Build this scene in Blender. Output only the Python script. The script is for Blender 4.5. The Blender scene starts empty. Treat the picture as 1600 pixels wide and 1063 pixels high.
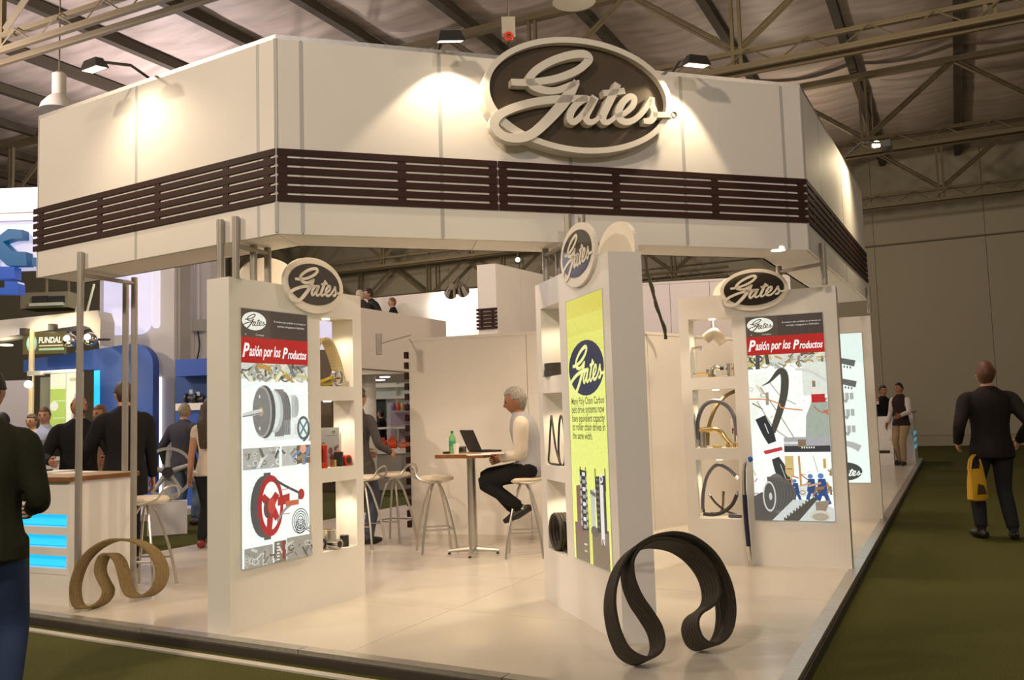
import bpy, bmesh, math, random
import numpy as np
from mathutils import Vector, Matrix
from mathutils.geometry import tessellate_polygon
random.seed(7)
SC = bpy.context.scene
COL = SC.collection
PI = math.pi

# ------------------------------------------------------------------ camera
FPX, CX, CY, CAMZ = 1400.0, 800.0, 531.5, 1.46
ROLL = math.atan(.0306)
PITCH = math.atan(116.5 * math.cos(ROLL) / FPX)
_R0 = Vector((1, 0, 0)); _U0 = Vector((0, -math.sin(PITCH), math.cos(PITCH)))
FWD = Vector((0, math.cos(PITCH), math.sin(PITCH)))
RIGHT = math.cos(ROLL) * _R0 - math.sin(ROLL) * _U0
UP = math.sin(ROLL) * _R0 + math.cos(ROLL) * _U0
EYE = Vector((0, 0, CAMZ))
cam_data = bpy.data.cameras.new('camera')
cam = bpy.data.objects.new('camera', cam_data)
COL.objects.link(cam)
cam_data.sensor_width = 36.0
cam_data.sensor_fit = 'HORIZONTAL'
cam_data.lens = FPX / 1600 * 36.0
cam_data.clip_end = 300
_m = Matrix.Identity(4)
for i in range(3):
    _m[i][0] = RIGHT[i]; _m[i][1] = UP[i]; _m[i][2] = -FWD[i]; _m[i][3] = EYE[i]
cam.matrix_world = _m
SC.camera = cam

# ------------------------------------------------------------------ world, exposure
SC.view_settings.view_transform = 'Standard'
SC.view_settings.look = 'None'
SC.view_settings.gamma = 1.0
SC.view_settings.exposure = 0.0
SC.view_settings.use_curve_mapping = False
W = bpy.data.worlds.new('hall_ambience'); SC.world = W
W.use_nodes = True
W.node_tree.nodes['Background'].inputs[0].default_value = (1.0, .86, .70, 1)
W.node_tree.nodes['Background'].inputs[1].default_value = 0.16

def lamp(name, kind, loc, energy, color, aim=None, size=.1, angle=90, blend=.5):
    d = bpy.data.lights.new(name, kind)
    d.energy = energy; d.color = color
    if kind == 'SPOT':
        d.spot_size = math.radians(angle); d.spot_blend = blend; d.shadow_soft_size = size
    elif kind == 'POINT':
        d.shadow_soft_size = size
    elif kind == 'AREA':
        d.size = size
    o = bpy.data.objects.new(name, d)
    COL.objects.link(o)
    o.location = loc
    if aim is not None:
        o.rotation_euler = (Vector(aim) - Vector(loc)).to_track_quat('-Z', 'Y').to_euler()
    return o

# ------------------------------------------------------------------ layout helpers: sight lines to world points
def ray(px, py):
    return FWD + RIGHT * ((px - CX) / FPX) + UP * ((CY - py) / FPX)
def at(px, py, z):
    d = ray(px, py); return EYE + d * ((z - CAMZ) / d.z)
def atY(px, py, Y):
    d = ray(px, py); return EYE + d * (Y / d.y)
class Plane:
    """vertical plane through (x, y); local x runs along azimuth az, local y points away behind it"""
    def __init__(s, x, y, az):
        s.o = Vector((x, y, 0)); a = math.radians(az)
        s.d = Vector((math.sin(a), math.cos(a), 0)); s.n = Vector((-s.d.y, s.d.x, 0))
        s.rz = math.atan2(s.d.y, s.d.x)
    def uv(s, px, py, off=0.0):
        d = ray(px, py); o = s.o + s.n * off
        t = (o - EYE).dot(s.n) / d.dot(s.n)
        p = EYE + d * t
        return (p - s.o).dot(s.d), p.z
    def w(s, u, y, z):
        return s.o + s.d * u + s.n * y + Vector((0, 0, z))

# ------------------------------------------------------------------ materials
MATS = {}
def mat(name, col, rough=.5, metal=0., spec=.5, emit=None, es=0., noise=0., nscale=20., bump=0., trans=0., ior=1.45, coat=0., stretch=None):
    if name in MATS: return MATS[name]
    m = bpy.data.materials.new(name); m.use_nodes = True
    nt = m.node_tree; b = nt.nodes['Principled BSDF']
    b.inputs['Base Color'].default_value = (*col, 1)
    b.inputs['Roughness'].default_value = rough
    b.inputs['Metallic'].default_value = metal
    b.inputs['Specular IOR Level'].default_value = spec
    b.inputs['IOR'].default_value = ior
    if trans: b.inputs['Transmission Weight'].default_value = trans
    if coat: b.inputs['Coat Weight'].default_value = coat; b.inputs['Coat Roughness'].default_value = .06
    if emit is not None:
        b.inputs['Emission Color'].default_value = (*emit, 1); b.inputs['Emission Strength'].default_value = es
    if noise or bump:
        tc = nt.nodes.new('ShaderNodeTexCoord')
        n = nt.nodes.new('ShaderNodeTexNoise'); n.inputs['Scale'].default_value = nscale; n.inputs['Detail'].default_value = 6
        if stretch:
            mp = nt.nodes.new('ShaderNodeMapping'); mp.inputs['Scale'].default_value = stretch
            nt.links.new(tc.outputs['Object'], mp.inputs[0]); nt.links.new(mp.outputs[0], n.inputs['Vector'])
        else:
            nt.links.new(tc.outputs['Object'], n.inputs['Vector'])
        if noise:
            r = nt.nodes.new('ShaderNodeValToRGB')
            r.color_ramp.elements[0].position = .3; r.color_ramp.elements[1].position = .7
            r.color_ramp.elements[0].color = tuple(c * (1 - noise) for c in col) + (1,)
            r.color_ramp.elements[1].color = tuple(min(1, c * (1 + noise)) for c in col) + (1,)
            nt.links.new(n.outputs['Fac'], r.inputs[0]); nt.links.new(r.outputs[0], b.inputs['Base Color'])
        if bump:
            bp = nt.nodes.new('ShaderNodeBump'); bp.inputs['Strength'].default_value = bump; bp.inputs['Distance'].default_value = .01
            nt.links.new(n.outputs['Fac'], bp.inputs['Height']); nt.links.new(bp.outputs[0], b.inputs['Normal'])
    MATS[name] = m
    return m

WHITE = mat('white_laminate', (.80, .77, .72), .38, noise=.015, nscale=3)
FLOORW = mat('white_floor_laminate', (.60, .55, .475), .22, noise=.04, nscale=1.6)
FASC = mat('white_fascia_fabric', (.80, .76, .71), .6, noise=.02, nscale=2)
ALU = mat('brushed_aluminium', (.55, .53, .5), .35, .9, noise=.08, nscale=30)
ALUD = mat('grey_profile', (.42, .42, .42), .5, .4)
POSTM = mat('grey_post_paint', (.36, .33, .29), .4, .35, noise=.05, nscale=8)
CHROME = mat('chrome', (.78, .76, .72), .12, 1.)
SATIN = mat('satin_steel', (.58, .55, .5), .3, .95)
BRASS = mat('brass', (.75, .58, .26), .22, 1.)
WENGE = mat('dark_red_brown_wood', (.034, .0105, .008), .6, spec=.3, noise=.25, nscale=14, stretch=(1, 8, 8))
WOODE = mat('brown_wood_edge', (.21, .085, .028), .45, noise=.25, nscale=10, stretch=(1, 8, 8))
TABLEW = mat('pale_table_laminate', (.55, .42, .28), .3, noise=.1, nscale=8)
CARPET = mat('olive_green_carpet', (.070, .070, .019), .95, spec=.1, noise=.28, nscale=90, bump=.6)
BLACKGLOSS = mat('black_gloss', (.022, .016, .011), .12, spec=.8)
SIGNDARK = mat('dark_sign_face', (.075, .052, .03), .4, noise=.15, nscale=2)
RUBBER = mat('black_rubber', (.038, .031, .022), .55, noise=.2, nscale=60)
TANRUB = mat('olive_tan_rubber', (.19, .13, .05), .6, noise=.2, nscale=40)
CREAM = mat('cream_vinyl', (.72, .62, .47), .45)
BLUEHOSE = mat('blue_black_hose', (.02, .022, .05), .35)
GREYHOSE = mat('blue_grey_hose', (.16, .16, .2), .35)
REDP = mat('red_plastic', (.55, .035, .012), .35)
DARKP = mat('dark_plastic', (.025, .022, .02), .4)
GLASS = mat('clear_glass', (.95, .97, .96), .02, trans=1.)
GREENB = mat('green_bottle', (.30, .78, .38), .12, trans=.55)
PAPER = mat('white_paper', (.8, .78, .74), .7)
TRUSSM = mat('truss_paint', (.125, .099, .052), .7, noise=.15, nscale=3)
PURLM = mat('dark_purlin', (.055, .045, .03), .8)
FOIL = mat('insulation_foil', (.40, .34, .30), .55, noise=.22, nscale=1.3, bump=.5, stretch=(.6, 3, 1))
WALLM = mat('hall_wall_paint', (.30, .27, .19), .9, noise=.06, nscale=.6)
PARTW = mat('partition_white', (.74, .70, .64), .5, noise=.02, nscale=2)
LAVW = mat('lavender_white_panel', (.66, .62, .63), .5)
BLUEW = mat('booth_blue', (.035, .10, .42), .5)
BLUELET = mat('teal_blue_letter', (.003, .045, .10), .5, emit=(.0, .085, .21), es=.55)
BLUELET2 = mat('royal_blue_letter', (.003, .03, .13), .5, emit=(.004, .07, .42), es=.6)
BOOTHW = mat('booth_white', (.72, .70, .72), .5)
LAVLIT = mat('lit_lavender_panel', (.7, .7, .8), .5, emit=(.68, .67, .98), es=.58)
LAVLIT2 = mat('lit_white_header', (.7, .7, .8), .5, emit=(.80, .76, .95), es=.52)
STRIPLIT = mat('lit_white_strip', (.8, .8, .8), .5, emit=(.95, .97, 1.0), es=1.3)
CYANLIT = mat('lit_cyan_acrylic', (.05, .4, .6), .4, emit=(.01, .50, .86), es=1.0)
LAMPLIT = mat('lamp_lens', (1, .9, .7), .4, emit=(1, .84, .55), es=5.)
LAMPWHITE = mat('lamp_lens_white', (1, 1, 1), .4, emit=(1, .98, .88), es=5.)
SKIN = mat('skin', (.46, .235, .145), .55)
SKINB = mat('skin_tanned', (.36, .165, .09), .55)

# ------------------------------------------------------------------ mesh builder
def cr(pts, n=8, closed=False):
    """Catmull-Rom through pts (tuples of any length)"""
    P = [np.array(p, float) for p in pts]; out = []
    N = len(P); rng = range(N if closed else N - 1)
    for i in rng:
        if closed: a, b, c, d = P[i - 1], P[i], P[(i + 1) % N], P[(i + 2) % N]
        else: a, b, c, d = P[max(i - 1, 0)], P[i], P[i + 1], P[min(i + 2, N - 1)]
        for k in range(n):
            t = k / n
            out.append(.5 * (2 * b + (c - a) * t + (2 * a - 5 * b + 4 * c - d) * t * t + (3 * b - a - 3 * c + d) * t ** 3))
    if not closed: out.append(P[-1])
    return out

class MB:
    def __init__(s): s.v = []; s.f = []; s.mi = []; s.mats = []
    def _m(s, m):
        if m is None: return 0
        if m not in s.mats: s.mats.append(m)
        return s.mats.index(m)
    def add(s, vs, fs, m=None):
        k = len(s.v); i = s._m(m)
        s.v += [tuple(map(float, p)) for p in vs]; s.f += [tuple(k + j for j in f) for f in fs]; s.mi += [i] * len(fs)
        return s
    def box(s, x0, x1, y0, y1, z0, z1, m=None):
        v = [(x, y, z) for z in (z0, z1) for y in (y0, y1) for x in (x0, x1)]
        return s.add(v, [(0, 2, 3, 1), (4, 5, 7, 6), (0, 1, 5, 4), (2, 6, 7, 3), (0, 4, 6, 2), (1, 3, 7, 5)], m)
    def prism(s, poly, a0, a1, axis='z', m=None):
        """poly 2D ccw; axis z: (x,y) extruded in z; axis y: (x,z) extruded in y"""
        n = len(poly)
        if axis == 'z': v = [(x, y, a0) for x, y in poly] + [(x, y, a1) for x, y in poly]
        else: v = [(x, a0, z) for x, z in poly] + [(x, a1, z) for x, z in poly]
        tri = tessellate_polygon([[Vector((x, y, 0)) for x, y in poly]])
        fs = [tuple(t) for t in tri] + [tuple(n + j for j in reversed(t)) for t in tri]
        fs += [(i, (i + 1) % n, n + (i + 1) % n, n + i) for i in range(n)]
        return s.add(v, fs, m)
    def tube(s, pts, r, n=8, closed=False, m=None, caps=True, side=None, r2=None):
        P = [Vector(p) for p in pts]; N = len(P)
        R1 = r if hasattr(r, '__len__') else [r] * N
        R2 = R1 if r2 is None else r2
        vs = []; up = None
        for i in range(N):
            if closed: t = P[(i + 1) % N] - P[i - 1]
            else: t = P[min(i + 1, N - 1)] - P[max(i - 1, 0)]
            if t.length < 1e-9: t = Vector((0, 0, 1))
            t.normalize()
            if side is not None: a = Vector(side) - t * t.dot(Vector(side))
            elif up is None:
                a = Vector((0, 0, 1)) if abs(t.z) < .9 else Vector((1, 0, 0))
                a = a - t * a.dot(t)
            else: a = up - t * up.dot(t)
            if a.length < 1e-6: a = t.orthogonal()
            a.normalize(); up = a; b = t.cross(a)
            for k in range(n):
                w = 2 * PI * k / n
                vs.append(P[i] + a * (math.cos(w) * R1[i]) + b * (math.sin(w) * R2[i]))
        fs = []
        for i in range(N if closed else N - 1):
            j = (i + 1) % N
            for k in range(n):
                l = (k + 1) % n
                fs.append((i * n + k, i * n + l, j * n + l, j * n + k))
        if caps and not closed:
            fs.append(tuple(range(n - 1, -1, -1))); fs.append(tuple((N - 1) * n + k for k in range(n)))
        return s.add(vs, fs, m)
    def lathe(s, prof, n=16, c=(0, 0, 0), m=None, axis='z'):
        vs = []; N = len(prof)
        for r, z in prof:
            for k in range(n):
                a = 2 * PI * k / n; x, y = r * math.cos(a), r * math.sin(a)
                p = (x, y, z) if axis == 'z' else ((x, z, y) if axis == 'y' else (z, x, y))
                vs.append((c[0] + p[0], c[1] + p[1], c[2] + p[2]))
        fs = [(i * n + k, i * n + (k + 1) % n, (i + 1) * n + (k + 1) % n, (i + 1) * n + k) for i in range(N - 1) for k in range(n)]
        if prof[0] != prof[-1]: fs.append(tuple(range(n - 1, -1, -1))); fs.append(tuple((N - 1) * n + k for k in range(n)))
        return s.add(vs, fs, m)
    def ball(s, c, r, n=10, m=None):
        rx, ry, rz = r if hasattr(r, '__len__') else (r, r, r)
        vs = []; K = n // 2 + 1
        for i in range(K + 1):
            th = PI * i / K
            for k in range(n):
                a = 2 * PI * k / n
                vs.append((c[0] + rx * math.sin(th) * math.cos(a), c[1] + ry * math.sin(th) * math.sin(a), c[2] + rz * math.cos(th)))
        fs = [(i * n + k, (i + 1) * n + k, (i + 1) * n + (k + 1) % n, i * n + (k + 1) % n) for i in range(K) for k in range(n)]
        return s.add(vs, fs, m)
    def ribbon(s, pts, wid, y0, y1, m=None, seg=6, closed=False):
        """flat stroke in local xz, front face at y0, back at y1"""
        Q = cr([(p[0], p[1], w) for p, w in zip(pts, wid)], seg, closed)
        N = len(Q); L = []; Rr = []
        for i in range(N):
            a, b = Q[max(i - 1, 0)], Q[min(i + 1, N - 1)]
            if closed: a, b = Q[i - 1], Q[(i + 1) % N]
            t = np.array([b[0] - a[0], b[1] - a[1]]); t = t / (np.linalg.norm(t) + 1e-9)
            nn = np.array([-t[1], t[0]]) * Q[i][2] / 2
            L.append((Q[i][0] + nn[0], Q[i][1] + nn[1])); Rr.append((Q[i][0] - nn[0], Q[i][1] - nn[1]))
        v = [(x, y0, z) for x, z in L] + [(x, y0, z) for x, z in Rr] + [(x, y1, z) for x, z in L] + [(x, y1, z) for x, z in Rr]
        fs = []
        for i in range(N if closed else N - 1):
            j = (i + 1) % N
            fs += [(i, j, N + j, N + i), (i, 2 * N + i, 2 * N + j, j), (N + i, N + j, 3 * N + j, 3 * N + i)]
        if not closed:
            fs += [(0, N, 3 * N, 2 * N), (N - 1, 3 * N - 1, 4 * N - 1, 2 * N - 1)]
        return s.add(v, fs, m)
    def build(s, name, m=None, parent=None, loc=None, rz=None, smooth=False, kind=None, fix=True):
        me = bpy.data.meshes.new(name)
        me.from_pydata(s.v, [], s.f)
        ms = s.mats if s.mats else [m]
        for q in ms: me.materials.append(q)
        if len(ms) > 1: me.polygons.foreach_set('material_index', s.mi)
        if fix:
            bm = bmesh.new(); bm.from_mesh(me); bmesh.ops.recalc_face_normals(bm, faces=bm.faces); bm.to_mesh(me); bm.free()
        if smooth:
            me.polygons.foreach_set('use_smooth', [True] * len(me.polygons))
            try: me.set_sharp_from_angle(angle=math.radians(42))
            except Exception: pass
        me.update()
        o = bpy.data.objects.new(name, me); COL.objects.link(o)
        if parent is not None: o.parent = parent
        if loc is not None: o.location = loc
        if rz is not None: o.rotation_euler = (0, 0, rz)
        if kind: o['kind'] = kind
        return o

def thing(name, label, cat, loc=(0, 0, 0), rz=0., group=None):
    o = bpy.data.objects.new(name, None); COL.objects.link(o)
    o.empty_display_size = .1
    o.location = loc; o.rotation_euler = (0, 0, rz)
    o['label'] = label; o['category'] = cat
    if group: o['group'] = group
    return o
def tag(o, label, cat, group=None):
    o['label'] = label; o['category'] = cat
    if group: o['group'] = group
    return o
def copy_tree(o, parent=None):
    c = o.copy(); COL.objects.link(c)
    if parent is not None: c.parent = parent
    for ch in list(o.children): copy_tree(ch, c)
    return c
def share(o, name, parent, loc=(0, 0, 0), scale=(1, 1, 1), rz=0.):
    c = o.copy(); c.name = name; COL.objects.link(c); c.parent = parent; c.location = loc; c.scale = scale; c.rotation_euler = (0, 0, rz)
    return c
UNIT = {}
def piece(name, m, parent, x0, x1, y0, y1, z0, z1, kind=None):
    """a box part made from one shared unit cube"""
    if m.name not in UNIT:
        b = MB().box(0, 1, 0, 1, 0, 1)
        me = bpy.data.meshes.new('box_piece'); me.from_pydata(b.v, [], b.f); me.materials.append(m)
        bm = bmesh.new(); bm.from_mesh(me); bmesh.ops.recalc_face_normals(bm, faces=bm.faces); bm.to_mesh(me); bm.free()
        UNIT[m.name] = me
    o = bpy.data.objects.new(name, UNIT[m.name]); COL.objects.link(o); o.parent = parent
    o.location = (x0, y0, z0); o.scale = (x1 - x0, y1 - y0, z1 - z0)
    if kind: o['kind'] = kind
    return o

_font = {}
def text_mesh(txt, shear=0., off=0., spacing=1.):
    """2D verts and faces of a line of lettering, height of capitals about .7, starting at x = 0"""
    key = (txt, shear, off, spacing)
    if key in _font: return _font[key]
    cu = bpy.data.curves.new('lettering', 'FONT'); cu.body = txt; cu.shear = shear; cu.offset = off; cu.space_character = spacing
    cu.resolution_u = 3
    o = bpy.data.objects.new('lettering', cu); COL.objects.link(o)
    dg = bpy.context.evaluated_depsgraph_get(); dg.update()
    me = o.evaluated_get(dg).to_mesh()
    V = [(v.co.x, v.co.y) for v in me.vertices]; Fs = [tuple(p.vertices) for p in me.polygons]
    o.evaluated_get(dg).to_mesh_clear()
    bpy.data.objects.remove(o); bpy.data.curves.remove(cu)
    x0 = min(v[0] for v in V); w = max(v[0] for v in V) - x0
    _font[key] = ([(x - x0, y) for x, y in V], Fs, w)
    return _font[key]
# ------------------------------------------------------------------ lights of the hall and the stand (only some have fittings, built further down)
HALL_COL = (1.0, .80, .60)
for (u, v, e, c) in ((14, 7, 1000, (1, .85, .86)), (1.5, 10.6, 700, HALL_COL), (-8, 4, 250, HALL_COL), (16, 15, 1000, (1, .85, .86)), (18, 24, 900, HALL_COL), (4, 24, 350, HALL_COL), (-9, 22, 200, HALL_COL), (2, -3, 1250, HALL_COL), (12, -2, 1650, HALL_COL), (-5, -5, 900, (1, .92, .86))):  # last entry is an unseen fill, added to whiten the centre pillar's side
    az_ = math.radians(26.2); vr = Vector((math.sin(az_), math.cos(az_), 0)); vl = Vector((-vr.y, vr.x, 0))
    p = vl * u + vr * v
    lamp('hall_lamp_or_fill', 'POINT', (p.x, p.y, 6.7), e, c, size=.25)
# halogen spots clipped inside the fascia, shining down into the stand
for (x, y, tx, ty, e, ang) in ((-1.3, 6.9, -.5, 7.6, 100, 110), (.2, 7.6, .1, 8.6, 90, 110), (1.6, 7.9, 1.2, 8.6, 100, 110), (2.6, 9.6, 1.6, 9.6, 100, 110), (-2.6, 7.9, -2.4, 8.4, 80, 110), (-.6, 6.4, -.5, 5.6, 14, 75), (.9, 6.8, 1.3, 6.2, 34, 80), (3.4, 11.5, 3.0, 12.5, 100, 110)):
    lamp('stand_spot', 'SPOT', (x, y, 3.7), e, (1.0, .76, .50), (tx, ty, 0), .06, ang, .6)
# ------------------------------------------------------------------ hall axes
AR = 26.2                                    # azimuth of the stand's right edge
VR = Vector((math.sin(math.radians(AR)), math.cos(math.radians(AR)), 0))     # into the hall
VL = Vector((-VR.y, VR.x, 0))                                               # to the left
def hall(u, v, z=0.):                        # u to the left, v into the hall
    return VL * u + VR * v + Vector((0, 0, z))
ZP = .08                                     # top of the platform

# ------------------------------------------------------------------ hall shell
g = MB()
g.add([(-70, -12, 0), (60, -12, 0), (60, 75, 0), (-70, 75, 0)], [(0, 1, 2, 3)])
g.build('floor', CARPET, kind='structure')

WV = 33.0
wall = bpy.data.objects.new('wall_back', None); COL.objects.link(wall); wall['kind'] = 'structure'
wall.location = hall(0, WV); wall.rotation_euler = (0, 0, math.atan2(-VL.y, -VL.x))
for k in range(-10, 22):                     # local x runs to the right
    x0 = -k * 3.4 + 8.0
    piece('panel', WALLM, wall, x0 + .006, x0 + 3.4 - .006, 0, .15, .35, 6.83)
    piece('panel', WALLM, wall, x0 + .006, x0 + 3.4 - .006, .02, .17, 6.90, 12.)
piece('skirting', mat('wall_skirting', (.27, .24, .17), .9), wall, -66, 44, -.03, .2, 0, .34)
piece('ledge', TRUSSM, wall, -66, 44, -.05, .1, 6.84, 6.89)
piece('backing', WALLM, wall, -66, 44, .16, .3, 0, 12)

ZR = 9.9
roof = bpy.data.objects.new('ceiling', None); COL.objects.link(roof); roof['kind'] = 'structure'
roof.location = hall(0, 0, ZR); roof.rotation_euler = (0, 0, math.atan2(-VL.y, -VL.x))
PSP = 2.32
sheet = MB(); NX, NY = 5, 48
vs = []
for j in range(NY + 1):
    for i in range(NX + 1):
        x = (i / NX) * PSP; y = 1 + 32.5 * j / NY
        sag = .10 * math.sin(PI * i / NX) + .05 * abs(math.sin(y * 2.1 + .4 * math.sin(i * 1.3))) * math.sin(PI * i / NX)
        vs.append((x, y, -sag))
fs = [(j * (NX + 1) + i, j * (NX + 1) + i + 1, (j + 1) * (NX + 1) + i + 1, (j + 1) * (NX + 1) + i) for j in range(NY) for i in range(NX)]
sheet.add(vs, fs)
sh0 = None; prefs = []
for k in range(-15, 9):
    x = k * PSP + .55
    if sh0 is None:
        sh0 = sheet.build('insulation_sheet', FOIL, roof, (x, 0, 0), smooth=True)
    else: share(sh0, 'insulation_sheet', roof, (x, 0, 0))
    piece('purlin', PURLM, roof, x - .09, x + .09, 1, 33.5, -.27, -.06)

# trusses: chords and webs, each truss one thing
def truss(v, label, u0, u1, zb=7.6, zt=9.55, node=2.05, off=0.):
    t = thing('roof_truss', label, 'roof truss', hall(0, v, 0), math.atan2(-VL.y, -VL.x), 'lattice trusses under the hall roof')
    for dy in (-.16, .16):
        piece('bottom_chord', TRUSSM, t, -u1, -u0, dy - .035, dy + .035, zb - .05, zb + .05)
    piece('bottom_chord', TRUSSM, t, -u1, -u0, -.05, .05, zb + .30, zb + .38)
    piece('top_chord', TRUSSM, t, -u1, -u0, -.1, .1, zt - .07, zt + .07)
    n = int((u1 - u0) / node)
    lac = MB()
    for i in range(n * 4):
        xa = -u1 + i * node / 4; xb = xa + node / 4
        za, zb2 = (zb, zb + .34) if i % 2 == 0 else (zb + .34, zb)
        lac.tube([(xa, -.1, za), (xb, -.1, zb2)], .014, 4)
    lac.build('lacing', TRUSSM, t, kind='stuff')
    for i in range(n + 1):
        x = -u1 + off + i * node
        if i % 2 == 0:
            for dx in (-.07, .07):
                piece('web_post', TRUSSM, t, x + dx - .03, x + dx + .03, -.04, .04, zb + .1, zt)
        zz = (zb + .35, zt) if i % 2 == 0 else (zt, zb + .35)
        d = MB()
        for dx in (-.06, .06):
            d.tube([(x + dx, 0, zz[0]), (x + node + dx, 0, zz[1])], .034, 4)
        for q in range(1, 5):
            f = q / 5; z_ = zz[0] + (zz[1] - zz[0]) * f
            d.tube([(x + node * f - .07, 0, z_), (x + node * f + .07, 0, z_ + .05)], .015, 4)
        d.build('web_diagonal', TRUSSM, t)
truss(9.2, 'lattice roof truss nearest the camera, at the top left above the stand', 3, 22)
truss(16.2, 'lattice roof truss passing just above the large oval sign', -19, 24, off=.3)
truss(23.3, 'lattice roof truss with the bright floodlight hanging before it', -20, 27, off=.8)
truss(30.0, 'farthest lattice roof truss, close in front of the hall back wall', -20, 30, off=1.3)

truss(31.9, 'low lattice truss far behind the stand, seen through the opening under the fascia', 7, 34, zb=6.15, zt=7.9, node=1.75, off=.5)

# ------------------------------------------------------------------ platform
def meet(p, d, q, e):
    k = d.x * e.y - d.y * e.x
    t = ((q.x - p.x) * e.y - (q.y - p.y) * e.x) / k
    return p + d * t
pL = at(318, 996, ZP); dL = (at(20.5, 955, ZP) - pL).normalized()
pR = at(1354, 872.6, ZP); dR = (at(1442, 717, ZP) - pR).normalized()
cor = meet(pL, dL, pR, dR)
plat = thing('exhibition_platform', 'low white platform with an aluminium edge that carries the exhibition stand', 'platform', (cor.x, cor.y, 0))
e0 = dL.xy; e1 = dR.xy                       # left edge, right edge directions
_q = at(285, 855, ZP) - cor; LL = (_q.x * e1.y - _q.y * e1.x) / (e0.x * e1.y - e0.y * e1.x); LR = 20.2
g = MB()
P0 = Vector((0, 0)); 
quad = [P0, e1 * LR, e1 * LR + e0 * LL, e0 * LL]
g.prism([(p.x, p.y) for p in quad], 0, ZP - .025, m=mat('platform_core', (.1, .09, .07), .8))
g.build('core', None, plat)
tw = 1.22
for i in range(int(LR / tw) + 1):
    for j in range(int(LL / 2.44) + 1):
        a0, a1 = i * tw + .09, min((i + 1) * tw + .09, LR) - .004
        sh = 1.22 if i % 2 else 0
        b0, b1 = j * 2.44 + .09 - sh * 0, min((j + 1) * 2.44 + .09, LL) - .004
        if a1 - a0 < .05 or b1 - b0 < .05: continue
        q = [e1 * a0 + e0 * b0, e1 * a1 + e0 * b0, e1 * a1 + e0 * b1, e1 * a0 + e0 * b1]
        MB().prism([(p.x, p.y) for p in q], ZP - .022, ZP).build('floor_panel', FLOORW, plat)
def edge(d, n, L, k):
    k0 = 0
    for i in range(k):
        a0, a1 = L * i / k, L * (i + 1) / k - .006
        q = [d * a0, d * a1, d * a1 + n * .088, d * a0 + n * .088]
        MB().prism([(p.x, p.y) for p in q], ZP - .03, ZP + .003).build('edge_strip', ALU, plat)
    q = [d * 0 - n * .012, d * L - n * .012, d * L, d * 0]
    MB().prism([(p.x, p.y) for p in q], .0, ZP - .03).build('edge_skirt', mat('dark_skirt', (.05, .04, .03), .6), plat)
nL = Vector((e1.x - e0.x * e1.dot(e0), e1.y - e0.y * e1.dot(e0))).normalized()
nR = Vector((e0.x - e1.x * e1.dot(e0), e0.y - e1.y * e1.dot(e0))).normalized()
edge(e0, nL, LL, 5); edge(e1, nR, LR, 9)
# pale threshold strip lying on the carpet along the left edge
q = [e0 * .0 - nL * .16, e0 * LL - nL * .16, e0 * LL - nL * .10, e0 * 0 - nL * .10]
o = MB().prism([(p.x, p.y) for p in q], 0, .012).build('carpet_strip', mat('pale_strip', (.5, .47, .4), .5), None, (cor.x, cor.y, 0))
tag(o, 'thin pale strip lying on the carpet along the left edge of the platform', 'strip')

# ------------------------------------------------------------------ fascia canopy
ZT, ZB, FD = 4.055, 2.71, .42
A, B, C, D = [at(px, py, ZT) for px, py in ((60, 187), (430, 60), (1250, 137), (1346, 300))]
for p in (A, B, C, D): p.z = 0
canopy = thing('fascia_canopy', 'white three-sided fascia canopy held high over the stand on grey posts', 'canopy')
def az_of(p, q): return math.degrees(math.atan2(q.x - p.x, q.y - p.y))
PL_ = Plane(A.x, A.y, az_of(A, B)); PF = Plane(B.x, B.y, az_of(B, C)); PR_ = Plane(C.x, C.y, az_of(C, D))
faces3 = [(PL_, (B - A).length), (PF, (C - B).length), (PR_, (D - C).length)]
def miter(p, n1, n2, d):
    h = (n1 + n2).normalized(); return p + h * (d / h.dot(n1))
inn = [A + PL_.n * FD, miter(B, PL_.n, PF.n, FD), miter(C, PF.n, PR_.n, FD), D + PR_.n * FD]
inn2 = [A + PL_.n * .03, miter(B, PL_.n, PF.n, .03), miter(C, PF.n, PR_.n, .03), D + PR_.n * .03]
outs = [A, B, C, D]
seams = [[0, .0, 1.0, None, None], [], []]
def cut(pl, L, pxs, row):
    u = [0.] + [pl.uv(x, row)[0] for x in pxs] + [L]
    return u
cuts = [cut(PL_, faces3[0][1], (213, 403), 200), cut(PF, faces3[1][1], (472, 689, 891, 1068, 1225), 240), cut(PR_, faces3[2][1], (1258, 1281, 1312), 250)]
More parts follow.
